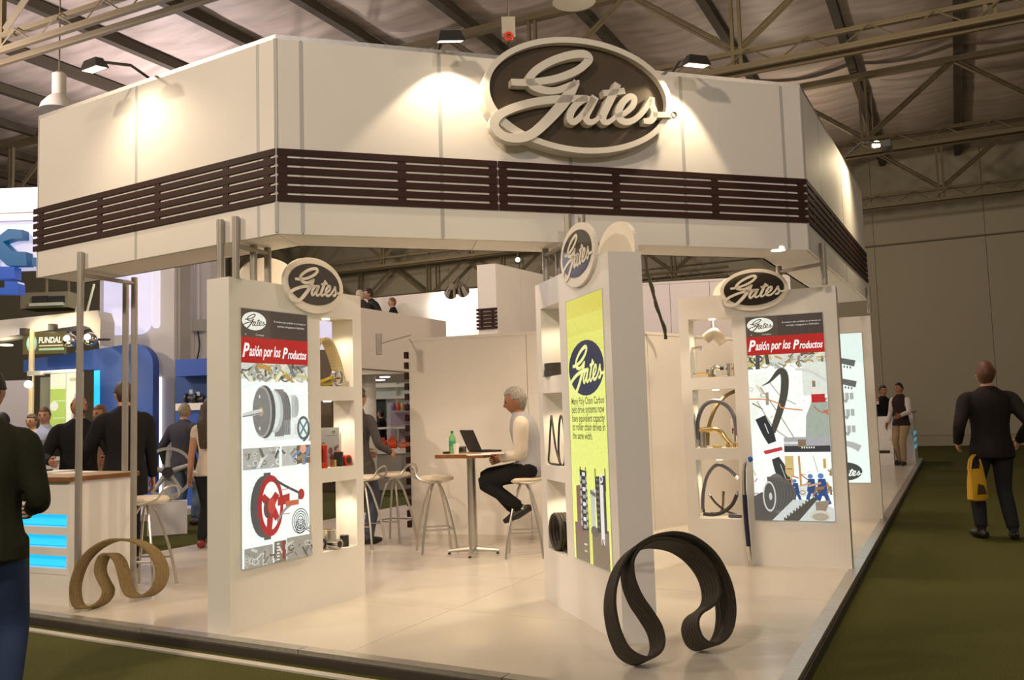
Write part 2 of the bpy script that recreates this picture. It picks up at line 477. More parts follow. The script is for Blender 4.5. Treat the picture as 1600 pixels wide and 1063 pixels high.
for (pl, L), us, i in zip(faces3, cuts, range(3)):
    for a, b in zip(us[:-1], us[1:]):
        m0 = .0 if a > 0 else 0; gap = .005
        q = [pl.w(a + gap, 0, 0), pl.w(b - gap, 0, 0), pl.w(b - gap, .022, 0), pl.w(a + gap, .022, 0)]
        MB().prism([(p.x, p.y) for p in q], ZB, ZT).build('panel', FASC, canopy)
    for k, a in enumerate(us[1:-1]):         # aluminium seam profiles
        q = [pl.w(a - .014, -.001, 0), pl.w(a + .014, -.001, 0), pl.w(a + .014, .03, 0), pl.w(a - .014, .03, 0)]
        MB().prism([(p.x, p.y) for p in q], ZB + .01, ZT - .005).build('seam_profile', mat('seam_grey', (.47, .46, .45), .5), canopy)
    # inner skin, soffit, top rail
    q = [inn[i], inn[i + 1], inn[i + 1] - pl.n * .02, inn[i] - pl.n * .02]
    MB().prism([(p.x, p.y) for p in q], ZB, ZT - .02).build('inner_panel', FASC, canopy)
    ns = 2 if i != 1 else 3
    for k in range(ns):
        f0, f1 = k / ns, (k + 1) / ns
        o0, o1 = inn2[i].lerp(inn2[i + 1], f0), inn2[i].lerp(inn2[i + 1], f1 - .002)
        i0, i1 = inn[i].lerp(inn[i + 1], f0), inn[i].lerp(inn[i + 1], f1 - .002)
        MB().prism([(p.x, p.y) for p in (o0, o1, i1, i0)], ZB, ZB + .02).build('soffit_panel', FASC, canopy)
    q = [outs[i], outs[i + 1], inn2[i + 1], inn2[i]]
    MB().prism([(p.x, p.y) for p in q], ZT, ZT + .03).build('top_rail', ALU, canopy)
for p, q_, pl in ((A, inn[0], PL_), (D, inn[3], PR_)):
    s_ = 1 if p is A else -1
    q = [p, q_, q_ + pl.d * (.02 * s_), p + pl.d * (.02 * s_)]
    MB().prism([(v.x, v.y) for v in q], ZB, ZT).build('end_panel', FASC, canopy)
q = [B, miter(B, PL_.n, PF.n, .03), B + PF.d * .02]
for p, n1, n2 in ((B, PL_.n, PF.n), (C, PF.n, PR_.n)):
    h = (n1 + n2).normalized(); s_ = Vector((h.y, -h.x, 0))
    q = [p - h * .004 + s_ * .012, p - h * .004 - s_ * .012, p + h * .02 - s_ * .012, p + h * .02 + s_ * .012]
    MB().prism([(v.x, v.y) for v in q], ZB + .01, ZT).build('corner_profile', mat('seam_grey', (.47, .46, .45), .5), canopy)
# small recessed lights and a dropped corner plate in the soffit
pc = at(1216, 391, ZB)
MB().lathe([(.055, ZB - .004), (.055, ZB + .02)], 16, (pc.x, pc.y, 0), LAMPLIT).build('soffit_light', None, canopy)
# dark wooden slat bands
SZ0, SZ1 = 2.93, 3.29
pit = (SZ1 - SZ0 + .02) / 6
bats = [[66, 157, 247, 354, 418], [442, 628, 770, 786, 962, 1116, 1250], [1273, 1300, 1325]]
names = ['left face', 'front face under the large oval sign', 'right-hand face above the aisle']
for (pl, L), bb, nm, i in zip(faces3, bats, names, range(3)):
    t = thing('slat_band', 'band of six dark wooden slats across the fascia\'s ' + nm, 'slat band', (pl.o.x, pl.o.y, 0), pl.rz, 'dark slat bands on the fascia')
    x0 = -.035 if i == 0 else .003; x1 = L - .003 if i < 2 else L + .035
    for k in range(6):
        z0 = SZ0 + k * pit
        if i == 1:
            xm = pl.uv(778, 290)[0]
            piece('slat', WENGE, t, x0, xm - .004, -.013, -.0015, z0, z0 + pit - .020)
            piece('slat', WENGE, t, xm + .004, x1, -.013, -.0015, z0, z0 + pit - .020)
        else: piece('slat', WENGE, t, x0, x1, -.013, -.0015, z0, z0 + pit - .020)
    for px in bb:
        u = pl.uv(px, 290 if i == 1 else (300 if i == 0 else 360))[0]
        if u < x0 or u > x1: continue
        piece('batten', WENGE, t, u - .028, u + .028, -.011, -.001, SZ0 + .004, SZ1 - .004)

# ------------------------------------------------------------------ script logo, traced as strokes on the big sign
def zp(x, y): return 740 + x / 5, 60 + y / 5
LOGO_PX = [
 ([(248,398),(350,402),(455,394),(600,368),(740,314),(820,255),(842,212),(800,182),(700,190),(570,230),(460,290),(400,348),(394,395),(430,435),(510,462),(590,462),(660,440),(720,412),(768,388)],
  [46,50,50,52,54,56,62,58,56,54,54,58,66,60,52,48,48,40,12]),
 ([(750,392),(702,470),(650,550),(575,640),(480,735),(395,800),(300,828),(200,815),(132,762),(118,700),(170,640),(280,590),(420,552),(560,532),(700,524),(830,522)],
  [48,74,80,74,70,66,62,60,62,66,60,58,56,55,52,44]),
 ([(868,545),(820,524),(758,558),(708,622),(697,682),(728,702),(778,664),(838,590),(880,520)], [40,46,50,52,50,46,42,42,46]),
 ([(892,508),(852,590),(820,660),(838,700),(880,698),(935,655)], [56,54,52,48,38,26]),
 ([(1065,408),(1022,500),(978,590),(948,660),(962,702),(1002,698),(1060,650)], [52,58,58,56,46,36,30]),
 ([(952,482),(1040,474),(1118,462)], [44,44,44]),
 ([(1062,655),(1120,632),(1178,578),(1190,522),(1155,508),(1108,546),(1074,610),(1078,675),(1128,702),(1192,682),(1262,618),(1326,516)], [30,38,44,46,46,50,54,54,48,42,40,38]),
 ([(1326,512),(1326,570),(1346,632),(1320,688),(1262,694)], [42,48,52,50,38]),
 ([(1335,645),(1410,646),(1485,645)], [42,40,40]),
]
_l = PF.uv(*zp(85, 430)); _r = PF.uv(*zp(1450, 610)); _t = PF.uv(*zp(720, 88)); _b = PF.uv(*zp(800, 892))
LA = (_r[0] - _l[0]) / 2; LB = (_t[1] - _b[1]) / 2; LCX = (_r[0] + _l[0]) / 2; LCZ = (_t[1] + _b[1]) / 2
LR_ = LB / LA
_k = PF.uv(*zp(1050, 500))[0] - PF.uv(*zp(950, 500))[0]
LOGO = [([((PF.uv(*zp(x, y))[0] - LCX) / LA, (PF.uv(*zp(x, y))[1] - LCZ) / LA) for x, y in pts], [w / 100 * _k / LA for w in wd]) for pts, wd in LOGO_PX]
def ell(cx, cz, a, b, n=48): return [(cx + a * math.cos(2 * PI * k / n), cz + b * math.sin(2 * PI * k / n)) for k in range(n)]
def sign_mesh(mb, A_, m, y0, y1, cx=0., cz=0., ring=0.):
    for pts, wd in LOGO:
        mb.ribbon([(cx + x * A_, cz + z * A_) for x, z in pts], [w * A_ for w in wd], y0, y1, m)
    if ring:
        n = 64; o_ = ell(cx, cz, A_ * (1 + ring), A_ * (LR_ + ring), n); i_ = ell(cx, cz, A_, A_ * LR_, n)
        v = [(x, y0, z) for x, z in o_] + [(x, y0, z) for x, z in i_] + [(x, y1, z) for x, z in o_] + [(x, y1, z) for x, z in i_]
        fs = []
        for k in range(n):
            j = (k + 1) % n
            fs += [(k, j, n + j, n + k), (k, 2 * n + k, 2 * n + j, j), (n + k, n + j, 3 * n + j, 3 * n + k), (2 * n + k, 3 * n + k, 3 * n + j, 2 * n + j)]
        mb.add(v, fs, m)
SIGNW = mat('white_sign_face', (.82, .77, .68), .45)
bs = thing('oval_sign', 'very large oval sign with raised white script lettering on the fascia front', 'sign', PF.w(LCX, 0, LCZ), PF.rz)
MB().prism(ell(0, 0, LA * 1.02, LA * (LR_ + .02)), -.075, -.004, 'y').build('dark_face', SIGNDARK, bs)
mb = MB(); sign_mesh(mb, LA, SIGNW, -.15, -.0751)
mb.build('script_lettering', None, bs)
mb = MB()
n = 72; sgn = lambda w: 1
o_ = []
for k in range(n):
    w = 2 * PI * k / n; bl = math.exp(-((math.degrees(w) - 205) / 22) ** 2)
    o_.append((LA * (1.062 + .03 * bl) * math.cos(w), LA * (LR_ + .062 + .06 * bl) * math.sin(w)))
i_ = ell(0, 0, LA, LA * LR_, n)
v = [(x, -.13, z) for x, z in o_] + [(x, -.13, z) for x, z in i_] + [(x, -.003, z) for x, z in o_] + [(x, -.003, z) for x, z in i_]
fs = []
for k in range(n):
    j = (k + 1) % n
    fs += [(k, j, n + j, n + k), (k, 2 * n + k, 2 * n + j, j), (n + k, n + j, 3 * n + j, 3 * n + k), (2 * n + k, 3 * n + k, 3 * n + j, 2 * n + j)]
mb.add(v, fs, SIGNW); mb.build('oval_rim', None, bs)
mb = MB(); rx, rz_ = LOGO[-1][0][-1]; rx = rx * LA + .012; rz_ = rz_ * LA
mb.ribbon(ell(rx, rz_, .022, .022, 20), [.004] * 20, -.1515, -.13, SIGNDARK, 1, True)
V, Fs, w_ = text_mesh('R')
mb.add([(rx - .011 + x * .034, -.1515, rz_ - .012 + y * .034) for x, y in V], Fs, SIGNDARK)
mb.build('registered_mark', None, bs)

# ------------------------------------------------------------------ posts
def posts(label, pts, ties, group='grey posts holding the fascia'):
    """pts: list of (x, y, z0, z1); ties: pairs of indices with a height"""
    for k, (x, y, z0, z1) in enumerate(pts):
        o = MB().lathe([(.026, z0), (.026, z1)], 12, (x, y, 0)).build('support_post', POSTM, smooth=True)
        tag(o, label[k], 'post', group)
def face_dist(pl, p): return (Vector((p.x, p.y, 0)) - pl.o).dot(pl.n)
def clip_out(pl, p, d=-.03):                 # stand a post just outside a fascia face
    k = face_dist(pl, p); q = p + pl.n * (d - k); return q
# ------------------------------------------------------------------ backlit prints
def print_mat(name, strength, dark=.0):
    m = bpy.data.materials.new(name); m.use_nodes = True
    nt = m.node_tree; b = nt.nodes['Principled BSDF']
    a = nt.nodes.new('ShaderNodeAttribute'); a.attribute_name = 'ink'
    n = nt.nodes.new('ShaderNodeTexNoise'); n.inputs['Scale'].default_value = 38; n.inputs['Detail'].default_value = 5
    tc = nt.nodes.new('ShaderNodeTexCoord'); nt.links.new(tc.outputs['Object'], n.inputs['Vector'])
    mr = nt.nodes.new('ShaderNodeMapRange'); mr.inputs['To Min'].default_value = .82; mr.inputs['To Max'].default_value = 1.14
    nt.links.new(n.outputs['Fac'], mr.inputs['Value'])
    mx = nt.nodes.new('ShaderNodeVectorMath'); mx.operation = 'SCALE'
    nt.links.new(a.outputs['Color'], mx.inputs[0]); nt.links.new(mr.outputs[0], mx.inputs['Scale'])
    sc = nt.nodes.new('ShaderNodeVectorMath'); sc.operation = 'SCALE'; sc.inputs['Scale'].default_value = .25
    nt.links.new(mx.outputs[0], sc.inputs[0])
    nt.links.new(sc.outputs[0], b.inputs['Base Color']); nt.links.new(mx.outputs[0], b.inputs['Emission Color'])
    b.inputs['Emission Strength'].default_value = strength; b.inputs['Roughness'].default_value = .18
    return m
PRINT = print_mat('backlit_print', .92)
PRINTD = print_mat('faint_glow_print', .12)  # paper prints: a faint glow is put into the ink

class Print:
    """flat artwork; u to the right 0..1, v downward 0..1, aspect = height / width"""
    def __init__(s, w, h): s.w, s.h = w, h; s.v = []; s.f = []; s.c = []; s.l = 0
    def _add(s, pts, fs, col):
        k = len(s.v); y = -.00012 * s.l; s.l += 1
        s.v += [(u * s.w, y, -v * s.h) for u, v in pts]; s.f += [tuple(k + i for i in f) for f in fs]; s.c += [col] * len(fs)
    def poly(s, pts, col):
        pts = [(min(1, max(0, u)), min(1, max(0, v))) for u, v in pts]
        s._add(pts, [tuple(t) for t in tessellate_polygon([[Vector((u, v, 0)) for u, v in pts]])], col)
    def rect(s, u0, v0, u1, v1, col): s.poly([(u0, v0), (u1, v0), (u1, v1), (u0, v1)], col)
    def ell(s, cu, cv, a, b, col, rot=0., n=28):
        c, q = math.cos(rot), math.sin(rot); P = []
        for k in range(n):
            x, y = a * math.cos(2 * PI * k / n), b * math.sin(2 * PI * k / n)     # a, b in widths
            P.append((cu + (x * c - y * q), cv + (x * q + y * c) * s.w / s.h))
        s.poly(P, col)
    def ring(s, cu, cv, a, b, t, col, n=28):
        o = [(a * math.cos(2 * PI * k / n), b * math.sin(2 * PI * k / n)) for k in range(n)]
        s.line([(cu + x, cv + y * s.w / s.h) for x, y in o] + [(cu + a, cv)], t, col, 1)
    def line(s, pts, t, col, seg=5):
        """stroke; t = width in poster widths (number or list)"""
        wd = t if hasattr(t, '__len__') else [t] * len(pts)
        r = s.h / s.w
        Q = cr([(u, v * r, w) for (u, v), w in zip(pts, wd)], seg); L = []; Rr = []
        for i in range(len(Q)):
            a, b = Q[max(i - 1, 0)], Q[min(i + 1, len(Q) - 1)]
            d = np.array([b[0] - a[0], b[1] - a[1]]); d = d / (np.linalg.norm(d) + 1e-9)
            nn = np.array([-d[1], d[0]]) * Q[i][2] / 2
            L.append((Q[i][0] + nn[0], (Q[i][1] + nn[1]) / r)); Rr.append((Q[i][0] - nn[0], (Q[i][1] - nn[1]) / r))
        cl = lambda p: (min(1, max(0, p[0])), min(1, max(0, p[1])))
        L = [cl(p) for p in L]; Rr = [cl(p) for p in Rr]; N = len(L)
        s._add(L + Rr, [(i, i + 1, N + i + 1, N + i) for i in range(N - 1)], col)
    def text(s, txt, u, v, width, col, shear=0., off=0., hmul=1.):
        V, Fs, w = text_mesh(txt, shear, off); k = width / w
        s._add([(u + x * k, v - y * k * hmul * s.w / s.h) for x, y in V], Fs, col)
    def logo(s, cu, cv, a, col, col2=None, slim=1.):
        if col2: s.ell(cu, cv, a * 1.02, a * (LR_ + .02), col2)
        for pts, wd in LOGO:
            s.line([(cu + x * a, cv - z * a * s.w / s.h) for x, z in pts], [w * a * slim for w in wd], col)
            s.l -= 1
        s.l += 1
    def build(s, name, m, parent, loc):
        me = bpy.data.meshes.new(name); me.from_pydata(s.v, [], s.f); me.materials.append(m)
        ca = me.color_attributes.new('ink', 'FLOAT_COLOR', 'CORNER')
        cols = []
        for f, c in zip(s.f, s.c): cols += list((*c, 1.)) * len(f)
        ca.data.foreach_set('color', cols)
        bm = bmesh.new(); bm.from_mesh(me)
        for f in bm.faces:
            if f.normal.y > 0: f.normal_flip()
        bm.to_mesh(me); bm.free()
        o = bpy.data.objects.new(name, me); COL.objects.link(o); o.parent = parent; o.location = loc
        return o

SHEET = (.93, 1.0, .96); INK = (.02, .018, .015); HEAD = (.085, .062, .048); REDB = (.42, .022, .018)
def scraps(P, v0, v1, n, cols, rs, big=.1):
    for i in range(n):
        u, v = rs.random(), v0 + (v1 - v0) * rs.random(); a = rs.random() * PI
        L = big * (.4 + rs.random()); W_ = L * (.1 + .25 * rs.random()); c = cols[rs.randrange(len(cols))]
        r = P.w / P.h
        du, dv = math.cos(a) * L, math.sin(a) * L * r; eu, ev = -math.sin(a) * W_, math.cos(a) * W_ * r
        if rs.random() < .3:
            P.ring(u, min(max(v, v0 + .02), v1 - .02), L * .5, L * .35, W_ * .6, c, 14)
        else:
            P.poly([(uu, min(max(vv, v0), v1)) for uu, vv in ((u - du - eu, v - dv - ev), (u + du - eu, v + dv - ev), (u + du + eu, v + dv + ev), (u - du + eu, v - dv + ev))], c)
def header(P, hb, rb):
    P.rect(0, 0, 1, 1, SHEET)
    P.rect(0, 0, 1, hb, HEAD)
    P.rect(.42, .0, 1, hb, (.065, .048, .038))
    P.logo(.19, hb * .42, .17, HEAD, (.80, .82, .72), .8)
    P.text('A', .06, hb * .93, .018, (.7, .68, .6)); P.text('Company', .21, hb * .93, .12, (.6, .58, .5))
    P.text('El nombre más confiable en el mundo en', .48, hb * .40, .49, (.72, .70, .64))
    P.text('correas, mangueras e hidráulica', .53, hb * .56, .42, (.72, .70, .64))
    P.rect(0, hb, 1, rb, REDB)
    z = (rb - hb)
    P.text('P', .02, hb + z * .76, .10, (.95, .93, .9), .3, .03, 1.35)
    P.text('asión por los', .115, hb + z * .72, .46, (.95, .93, .9), .35, .02, 1.9)
    P.text('P', .60, hb + z * .76, .085, (.95, .93, .9), .3, .03, 1.3)
    P.text('roductos', .685, hb + z * .76, .295, (.95, .93, .9), .35, .02, 1.75)
GREYS = [(.08, .08, .075), (.2, .2, .18), (.4, .42, .38), (.62, .64, .58), (.75, .74, .55), (.3, .25, .12), (.55, .5, .2), (.12, .1, .08), (.5, .3, .08)]
def poster_pulleys(w, h):
    P = Print(w, h); rs = random.Random(3)
    header(P, .112, .213)
    P.rect(0, .213, 1, .275, (.62, .66, .58)); scraps(P, .213, .287, 70, GREYS, rs, .09)
    P.line([(0, .31), (.2, .295), (.4, .315), (.6, .30), (.8, .34), (1, .33)], .012, (.75, .9, .86))
    # machine: large flat flywheel, pale drum, banded grey drum, small motor and pulley
    P.poly([(.55, .49), (.55, .33), (.80, .34), (.80, .43), (1, .44), (1, .52), (.3, .52), (.3, .48)], (.80, .87, .84))
    P.rect(.72, .34, .80, .43, (.50, .54, .51)); P.ell(.80, .385, .035, .11, (.42, .45, .42))
    P.ell(.60, .41, .11, .235, (.20, .20, .19)); P.rect(.46, .315, .60, .505, (.24, .24, .22)); P.rect(.60, .44, .70, .50, (.30, .31, .29))
    for k in range(6): P.line([(.50 + .032 * k, .32 + .004 * k), (.535 + .03 * k, .41), (.50 + .032 * k, .50)], .007, (.12, .12, .11))
    P.ell(.46, .405, .13, .23, (.50, .55, .51)); P.ell(.435, .40, .11, .215, (.70, .77, .73))
    P.ell(.315, .405, .16, .285, (.10, .10, .095)); P.ell(.28, .405, .14, .275, (.38, .38, .35)); P.ell(.27, .405, .125, .255, (.22, .22, .20))
    P.ell(.26, .405, .035, .05, (.55, .32, .22)); P.line([(0, .418), (.12, .411), (.28, .402)], [.035, .055, .05], (.62, .64, .6))
    P.line([(0, .423), (.12, .417), (.28, .408)], .012, (.22, .22, .21))
    for k in ((.24, .345), (.24, .47)): P.ell(*k, .012, .02, (.7, .7, .66))
    P.rect(.76, .455, .88, .50, (.68, .72, .69)); P.ring(.90, .475, .085, .12, .03, (.10, .13, .13)); P.line([(.84, .445), (.96, .505)], .022, (.10, .2, .22)); P.line([(.84, .505), (.96, .445)], .022, (.10, .2, .22))
    P.line([(.985, .47), (.985, .50), (.92, .525), (.84, .54)], .022, (.08, .08, .08))
    # strip of photographs
    P.rect(0, .545, .52, .628, (.42, .42, .38)); P.rect(.55, .545, .78, .625, (.5, .5, .46)); P.rect(.79, .54, 1, .62, (.17, .11, .07))
    scraps(P, .548, .625, 46, [(.15, .15, .13), (.6, .6, .5), (.3, .25, .15), (.75, .75, .7), (.15, .25, .45), (.08, .08, .07)], rs, .06)
    P.rect(.525, .54, .55, .63, SHEET); P.ell(.88, .56, .05, .05, (.75, .4, .25)); P.rect(0, .53, 1, .545, SHEET)
    # red spoked pulley with a black flat belt
    P.ell(.28, .775, .19, .325, (.10, .095, .09)); P.poly([(.28, .645), (.38, .645), (.38, .905), (.28, .905)], (.10, .095, .09))
    P.ell(.38, .775, .185, .325, (.42, .03, .03))
    P.ell(.385, .775, .135, .255, SHEET)
    for a, b in (((.38, .775), (.26, .735)), ((.38, .775), (.475, .73)), ((.38, .775), (.355, .87)), ((.38, .775), (.475, .83))):
        P.line([a, b], [.10, .075], (.42, .035, .03), 2)
    P.ell(.335, .785, .06, .10, (.15, .07, .06)); P.ell(.39, .775, .055, .085, (.55, .07, .05))
    P.line([(.44, .675), (.6, .705), (.80, .737)], .028, (.09, .085, .08)); P.line([(.47, .84), (.58, .80), (.72, .775)], .03, (.3, .3, .29))
    P.poly([(.48, .745), (.66, .735), (.66, .775), (.48, .78)], (.42, .04, .03)); P.poly([(.60, .765), (.80, .765), (.80, .785), (.6, .787)], (.55, .14, .07))
    P.ell(.84, .745, .05, .06, (.4, .04, .03)); P.line([(.80, .735), (.80, .765)], .02, (.1, .1, .1))
    P.line([(.5, .72), (.68, .715)], .008, (.4, .08, .07)); P.line([(.5, .815), (.66, .815)], .008, (.4, .08, .07))
    for k in range(4): P.ring(.82, .853, .125 - .027 * k, .135 - .027 * k, .010, (.06, .06, .06))
    for k in range(4): P.ring(.82, .873, .075 - .02 * k, .075 - .02 * k, .009, (.06, .06, .06))
    for k in range(3): P.line([(.88 + .03 * k, .885), (.98, .905 - .012 * k)], .009, (.06, .06, .06))
    P.rect(0, .925, .40, 1, (.30, .30, .26)); P.rect(.42, .918, .60, 1, (.20, .17, .13)); P.rect(.61, .912, 1, 1, (.33, .30, .25))
    scraps(P, .925, 1, 50, [(.55, .55, .48), (.2, .18, .14), (.65, .64, .56), (.12, .1, .08), (.4, .36, .28)], rs, .06)
    for k in range(6): P.rect(.45, .925 + .012 * k, .49, .931 + .012 * k, (.75, .74, .66))
    P.rect(.53, .92, .57, .99, (.25, .05, .04))
    return P
def poster_hoses(w, h):
    P = Print(w, h); rs = random.Random(9)
    header(P, .100, .192)
    P.rect(0, .192, 1, .24, (.66, .68, .6)); scraps(P, .192, .262, 64, GREYS, rs, .09)
    P.poly([(.0, .29), (.25, .27), (.25, .33), (.0, .60)], (.86, .92, .86))
    scraps(P, .34, .53, 26, [(.35, .3, .2), (.5, .45, .3), (.25, .2, .12), (.7, .65, .5)], random.Random(12), .07)
    P.rect(.30, .30, .70, .60, SHEET); P.rect(.70, .24, 1, .40, (.72, .77, .7)); P.poly([(.72, .5), (.80, .43), (1, .43), (1, .605), (.70, .605)], (.36, .42, .36))
    P.line([(.28, .33), (.42, .40), (.60, .44)], .01, (.3, .25, .15)); P.line([(.15, .35), (.35, .47), (.55, .60)], .012, (.3, .26, .16)); P.line([(.1, .42), (.3, .55), (.5, .61)], .012, (.32, .28, .18))
    P.rect(.80, .395, .97, .435, (.50, .03, .03)); P.rect(.83, .36, .87, .395, (.8, .78, .65)); P.rect(.90, .365, .94, .395, (.8, .78, .65)); P.rect(.82, .33, .86, .36, (.25, .2, .13))
    P.line([(.82, .45), (.9, .48), (1, .485)], .012, (.5, .15, .07)); P.poly([(.93, .475), (1, .468), (1, .50)], (.55, .16, .09))
    P.line([(.62, .27), (.78, .28), (1, .33)], .03, (.62, .65, .6))
    # big dark hook of hose
    P.line([(.17, .345), (.28, .325), (.42, .275), (.475, .30), (.46, .38), (.40, .46), (.34, .52), (.28, .575)], [.006, .03, .075, .10, .10, .09, .085, .075], (.075, .07, .055))
    P.line([(.0, .408), (.22, .413), (.38, .435), (.42, .455), (.68, .47)], .017, (.62, .27, .12))
    # crimped hose ends
    P.line([(.13, .50), (.22, .575), (.27, .625)], [.14, .15, .11], (.035, .035, .04)); P.line([(.185, .53), (.23, .58)], .012, (.65, .68, .66), 2)
    P.poly([(.15, .665), (.39, .645), (.40, .662), (.17, .682)], (.5, .05, .06))
    P.line([(.30, .70), (.37, .765), (.44, .835)], [.10, .16, .12], (.05, .05, .05)); P.line([(.36, .73), (.42, .80)], .012, (.4, .42, .4), 2)
    P.rect(.42, .60, 1, .645, (.40, .40, .42)); P.rect(.42, .642, 1, .672, (.05, .05, .055)); P.rect(.42, .622, .62, .632, (.75, .75, .7)); P.rect(.60, .612, .70, .648, (.22, .17, .1))
    for k in range(6): P.rect(.64 + .03 * k, .646, .655 + .03 * k, .655, (.85, .85, .8))
    P.rect(.42, .674, 1, .685, SHEET)
    # rig with three workers
    P.poly([(.42, .69), (.53, .69), (.53, .79), (.45, .79), (.42, .77)], (.62, .48, .2)); P.line([(.6, .69), (.605, .77), (.61, .86)], .026, (.5, .3, .12), 2); P.line([(.78, .69), (.83, .77)], .006, (.25, .22, .18), 2)
    P.rect(.90, .705, .935, .75, (.55, .35, .1)); scraps(P, .75, .88, 34, [(.45, .3, .1), (.3, .2, .1), (.5, .12, .06), (.6, .45, .2)], random.Random(31), .05)
    P.rect(.30, .83, .85, .885, (.70, .76, .74))
    for u, v, k in ((.53, .82, .8), (.73, .80, 1.), (.86, .80, 1.15)):
        P.ell(u, v - .012 * k, .032 * k, .03 * k, (.10, .22, .5)); P.poly([(u - .05 * k, v + .06 * k), (u - .03 * k, v), (u + .05 * k, v), (u + .07 * k, v + .06 * k), (u + .04 * k, v + .075 * k)], (.04, .08, .22))
        P.line([(u - .01, v + .06 * k), (u - .05 * k, v + .10 * k)], .045 * k, (.04, .09, .26), 2); P.line([(u + .04 * k, v + .06 * k), (u + .08 * k, v + .105 * k)], .045 * k, (.04, .09, .26), 2)
        P.line([(u, v + .02), (u - .14 * k, v + .035)], .022 * k, (.6, .35, .2), 2)
    scraps(P, .83, .885, 24, [(.15, .1, .07), (.3, .17, .1), (.4, .2, .08)], random.Random(5), .05)
    # ribbed belt on a pulley, toothed belt, cart
    P.poly([(0, .885), (.10, .865), (.55, .875), (.5, .93), (.22, 1), (0, 1)], (.10, .095, .085)); P.ell(.40, .885, .14, .22, (.13, .125, .11)); P.ell(.30, .87, .14, .26, (.16, .155, .14))
    P.poly([(.18, .79), (.42, .80), (.52, .84), (.53, .90), (.40, .95), (.2, .96)], (.12, .115, .105))
    for k in range(7): P.line([(.22 + .04 * k, .80 + .004 * k), (.26 + .04 * k, .87), (.22 + .035 * k, .95)], .006, (.06, .055, .05))
    P.ell(.20, .885, .085, .20, (.62, .64, .6)); P.ell(.20, .885, .068, .175, (.10, .1, .09)); P.ell(.215, .885, .02, .05, (.6, .62, .58))
    P.poly([(.22, 1), (.50, .90), (.80, .90), (1, .94), (1, 1)], (.60, .66, .64)); P.poly([(.38, .995), (.76, .885), (.80, .90), (.56, 1), (.38, 1)], (.09, .085, .07))
    for k in range(9): P.rect(.37 + .04 * k, .985 - .0115 * k, .392 + .04 * k, 1.0 - .0115 * k, (.10, .095, .08))
    P.poly([(.78, .91), (.96, .90), (.90, .955), (.78, .955)], (.3, .24, .17)); P.ell(.83, .975, .13, .07, (.6, .58, .48)); P.ell(.83, .98, .10, .05, (.4, .36, .27))
    return P
def poster_yellow(w, h):
    P = Print(w, h)
    Y1, Y2 = (.80, .86, .22), (.62, .58, .06)
    n = 14
    for k in range(n):
        t = k / (n - 1); a = min(1, t * 3.2)
        c = tuple(Y2[i] + (Y1[i] - Y2[i]) * a for i in range(3))
        P.rect(0, k / n, 1, (k + 1) / n, c); P.l -= 1
    P.l += 1
    P.logo(.50, .272, .47, (.82, .84, .30), (.035, .03, .05))
    T = (.06, .055, .02)
    for k, s_ in enumerate(('Many Poly Chain Carbon', 'belt drive systems now', 'have equivalent capacity', 'to roller chain drives in', 'the same width.')):
        P.text(s_, .07, .408 + .033 * k, .88 if k < 4 else .55, T, 0, .008, 1.15)
    # roller chain and toothed belt, running down into a mirrored floor
    P.rect(.05, .86, .95, 1, (.20, .15, .10)); P.rect(.44, .80, .52, 1, (.72, .76, .16)); P.rect(0, .7, .05, 1, Y1); P.rect(.95, .7, 1, 1, Y1)
    P.poly([(.12, .72), (.24, .715), (.24, .90), (.12, .92)], (.24, .13, .11))
    P.poly([(.23, .655), (.42, .66), (.44, .88), (.25, .885)], (.05, .045, .045)); P.line([(.25, .645), (.26, .70)], .02, INK, 2); P.line([(.40, .645), (.40, .70)], .02, INK, 2)
    for k in range(8): P.rect(.30, .665 + .028 * k, .38, .679 + .028 * k, (.78, .80, .72) if k % 2 == 0 else (.4, .4, .36))
    for k in range(7): P.ell(.26, .69 + .028 * k, .02, .03, (.5, .5, .45)); P.ell(.415, .69 + .028 * k, .02, .03, (.45, .45, .4))
    P.rect(.31, .93, .38, .937, (.7, .7, .6)); P.rect(.31, .955, .38, .962, (.55, .52, .42))
    P.poly([(.52, .725), (.64, .72), (.64, .87), (.54, .875)], (.55, .57, .55)); P.poly([(.52, .725), (.66, .735), (.66, .75), (.52, .74)], (.18, .17, .16)); P.ell(.60, .875, .09, .05, (.14, .12, .11))
    P.poly([(.66, .675), (.92, .665), (.92, .87), (.68, .875)], (.06, .05, .048)); P.line([(.67, .645), (.67, .72)], .02, INK, 2); P.line([(.92, .64), (.92, .72)], .02, INK, 2)
    for k in range(9): P.rect(.68, .68 + .021 * k, .76, .689 + .021 * k, (.16, .14, .13))
    for k, ch in enumerate('POLY CHAIN'):
        if ch != ' ': P.text(ch, .78, .715 + .022 * k, .085, (.78, .78, .72), 0, .01)
    return P
def poster_belts(w, h):
    P = Print(w, h); P.rect(0, 0, 1, 1, (.78, .93, .88)); P.rect(0, .2, 1, 1, (.86, 1., .95))
    for v in (.17, .31): 
        P.line([(.30, v), (.6, v + .01), (.86, v + .035)], [.10, .10, .11], (.12, .13, .12))
        for k in range(8): P.rect(.42 + .05 * k, v + .025 + .004 * k, .445 + .05 * k, v + .04 + .004 * k, (.16, .17, .16))
    for v in (.40, .51, .62):
        for k in range(4): P.rect(.52 + .075 * k, v, .58 + .075 * k, v + .045, (.42, .44, .42))
        P.poly([(.6, v + .045), (.72, v + .045), (.68, v + .07)], (.35, .37, .35))
    P.line([(.4, .73), (.7, .745), (.86, .775)], [.10, .10, .12], (.45, .47, .45))
    P.logo(.60, .925, .27, (.86, .95, .9), (.06, .065, .06))
    return P

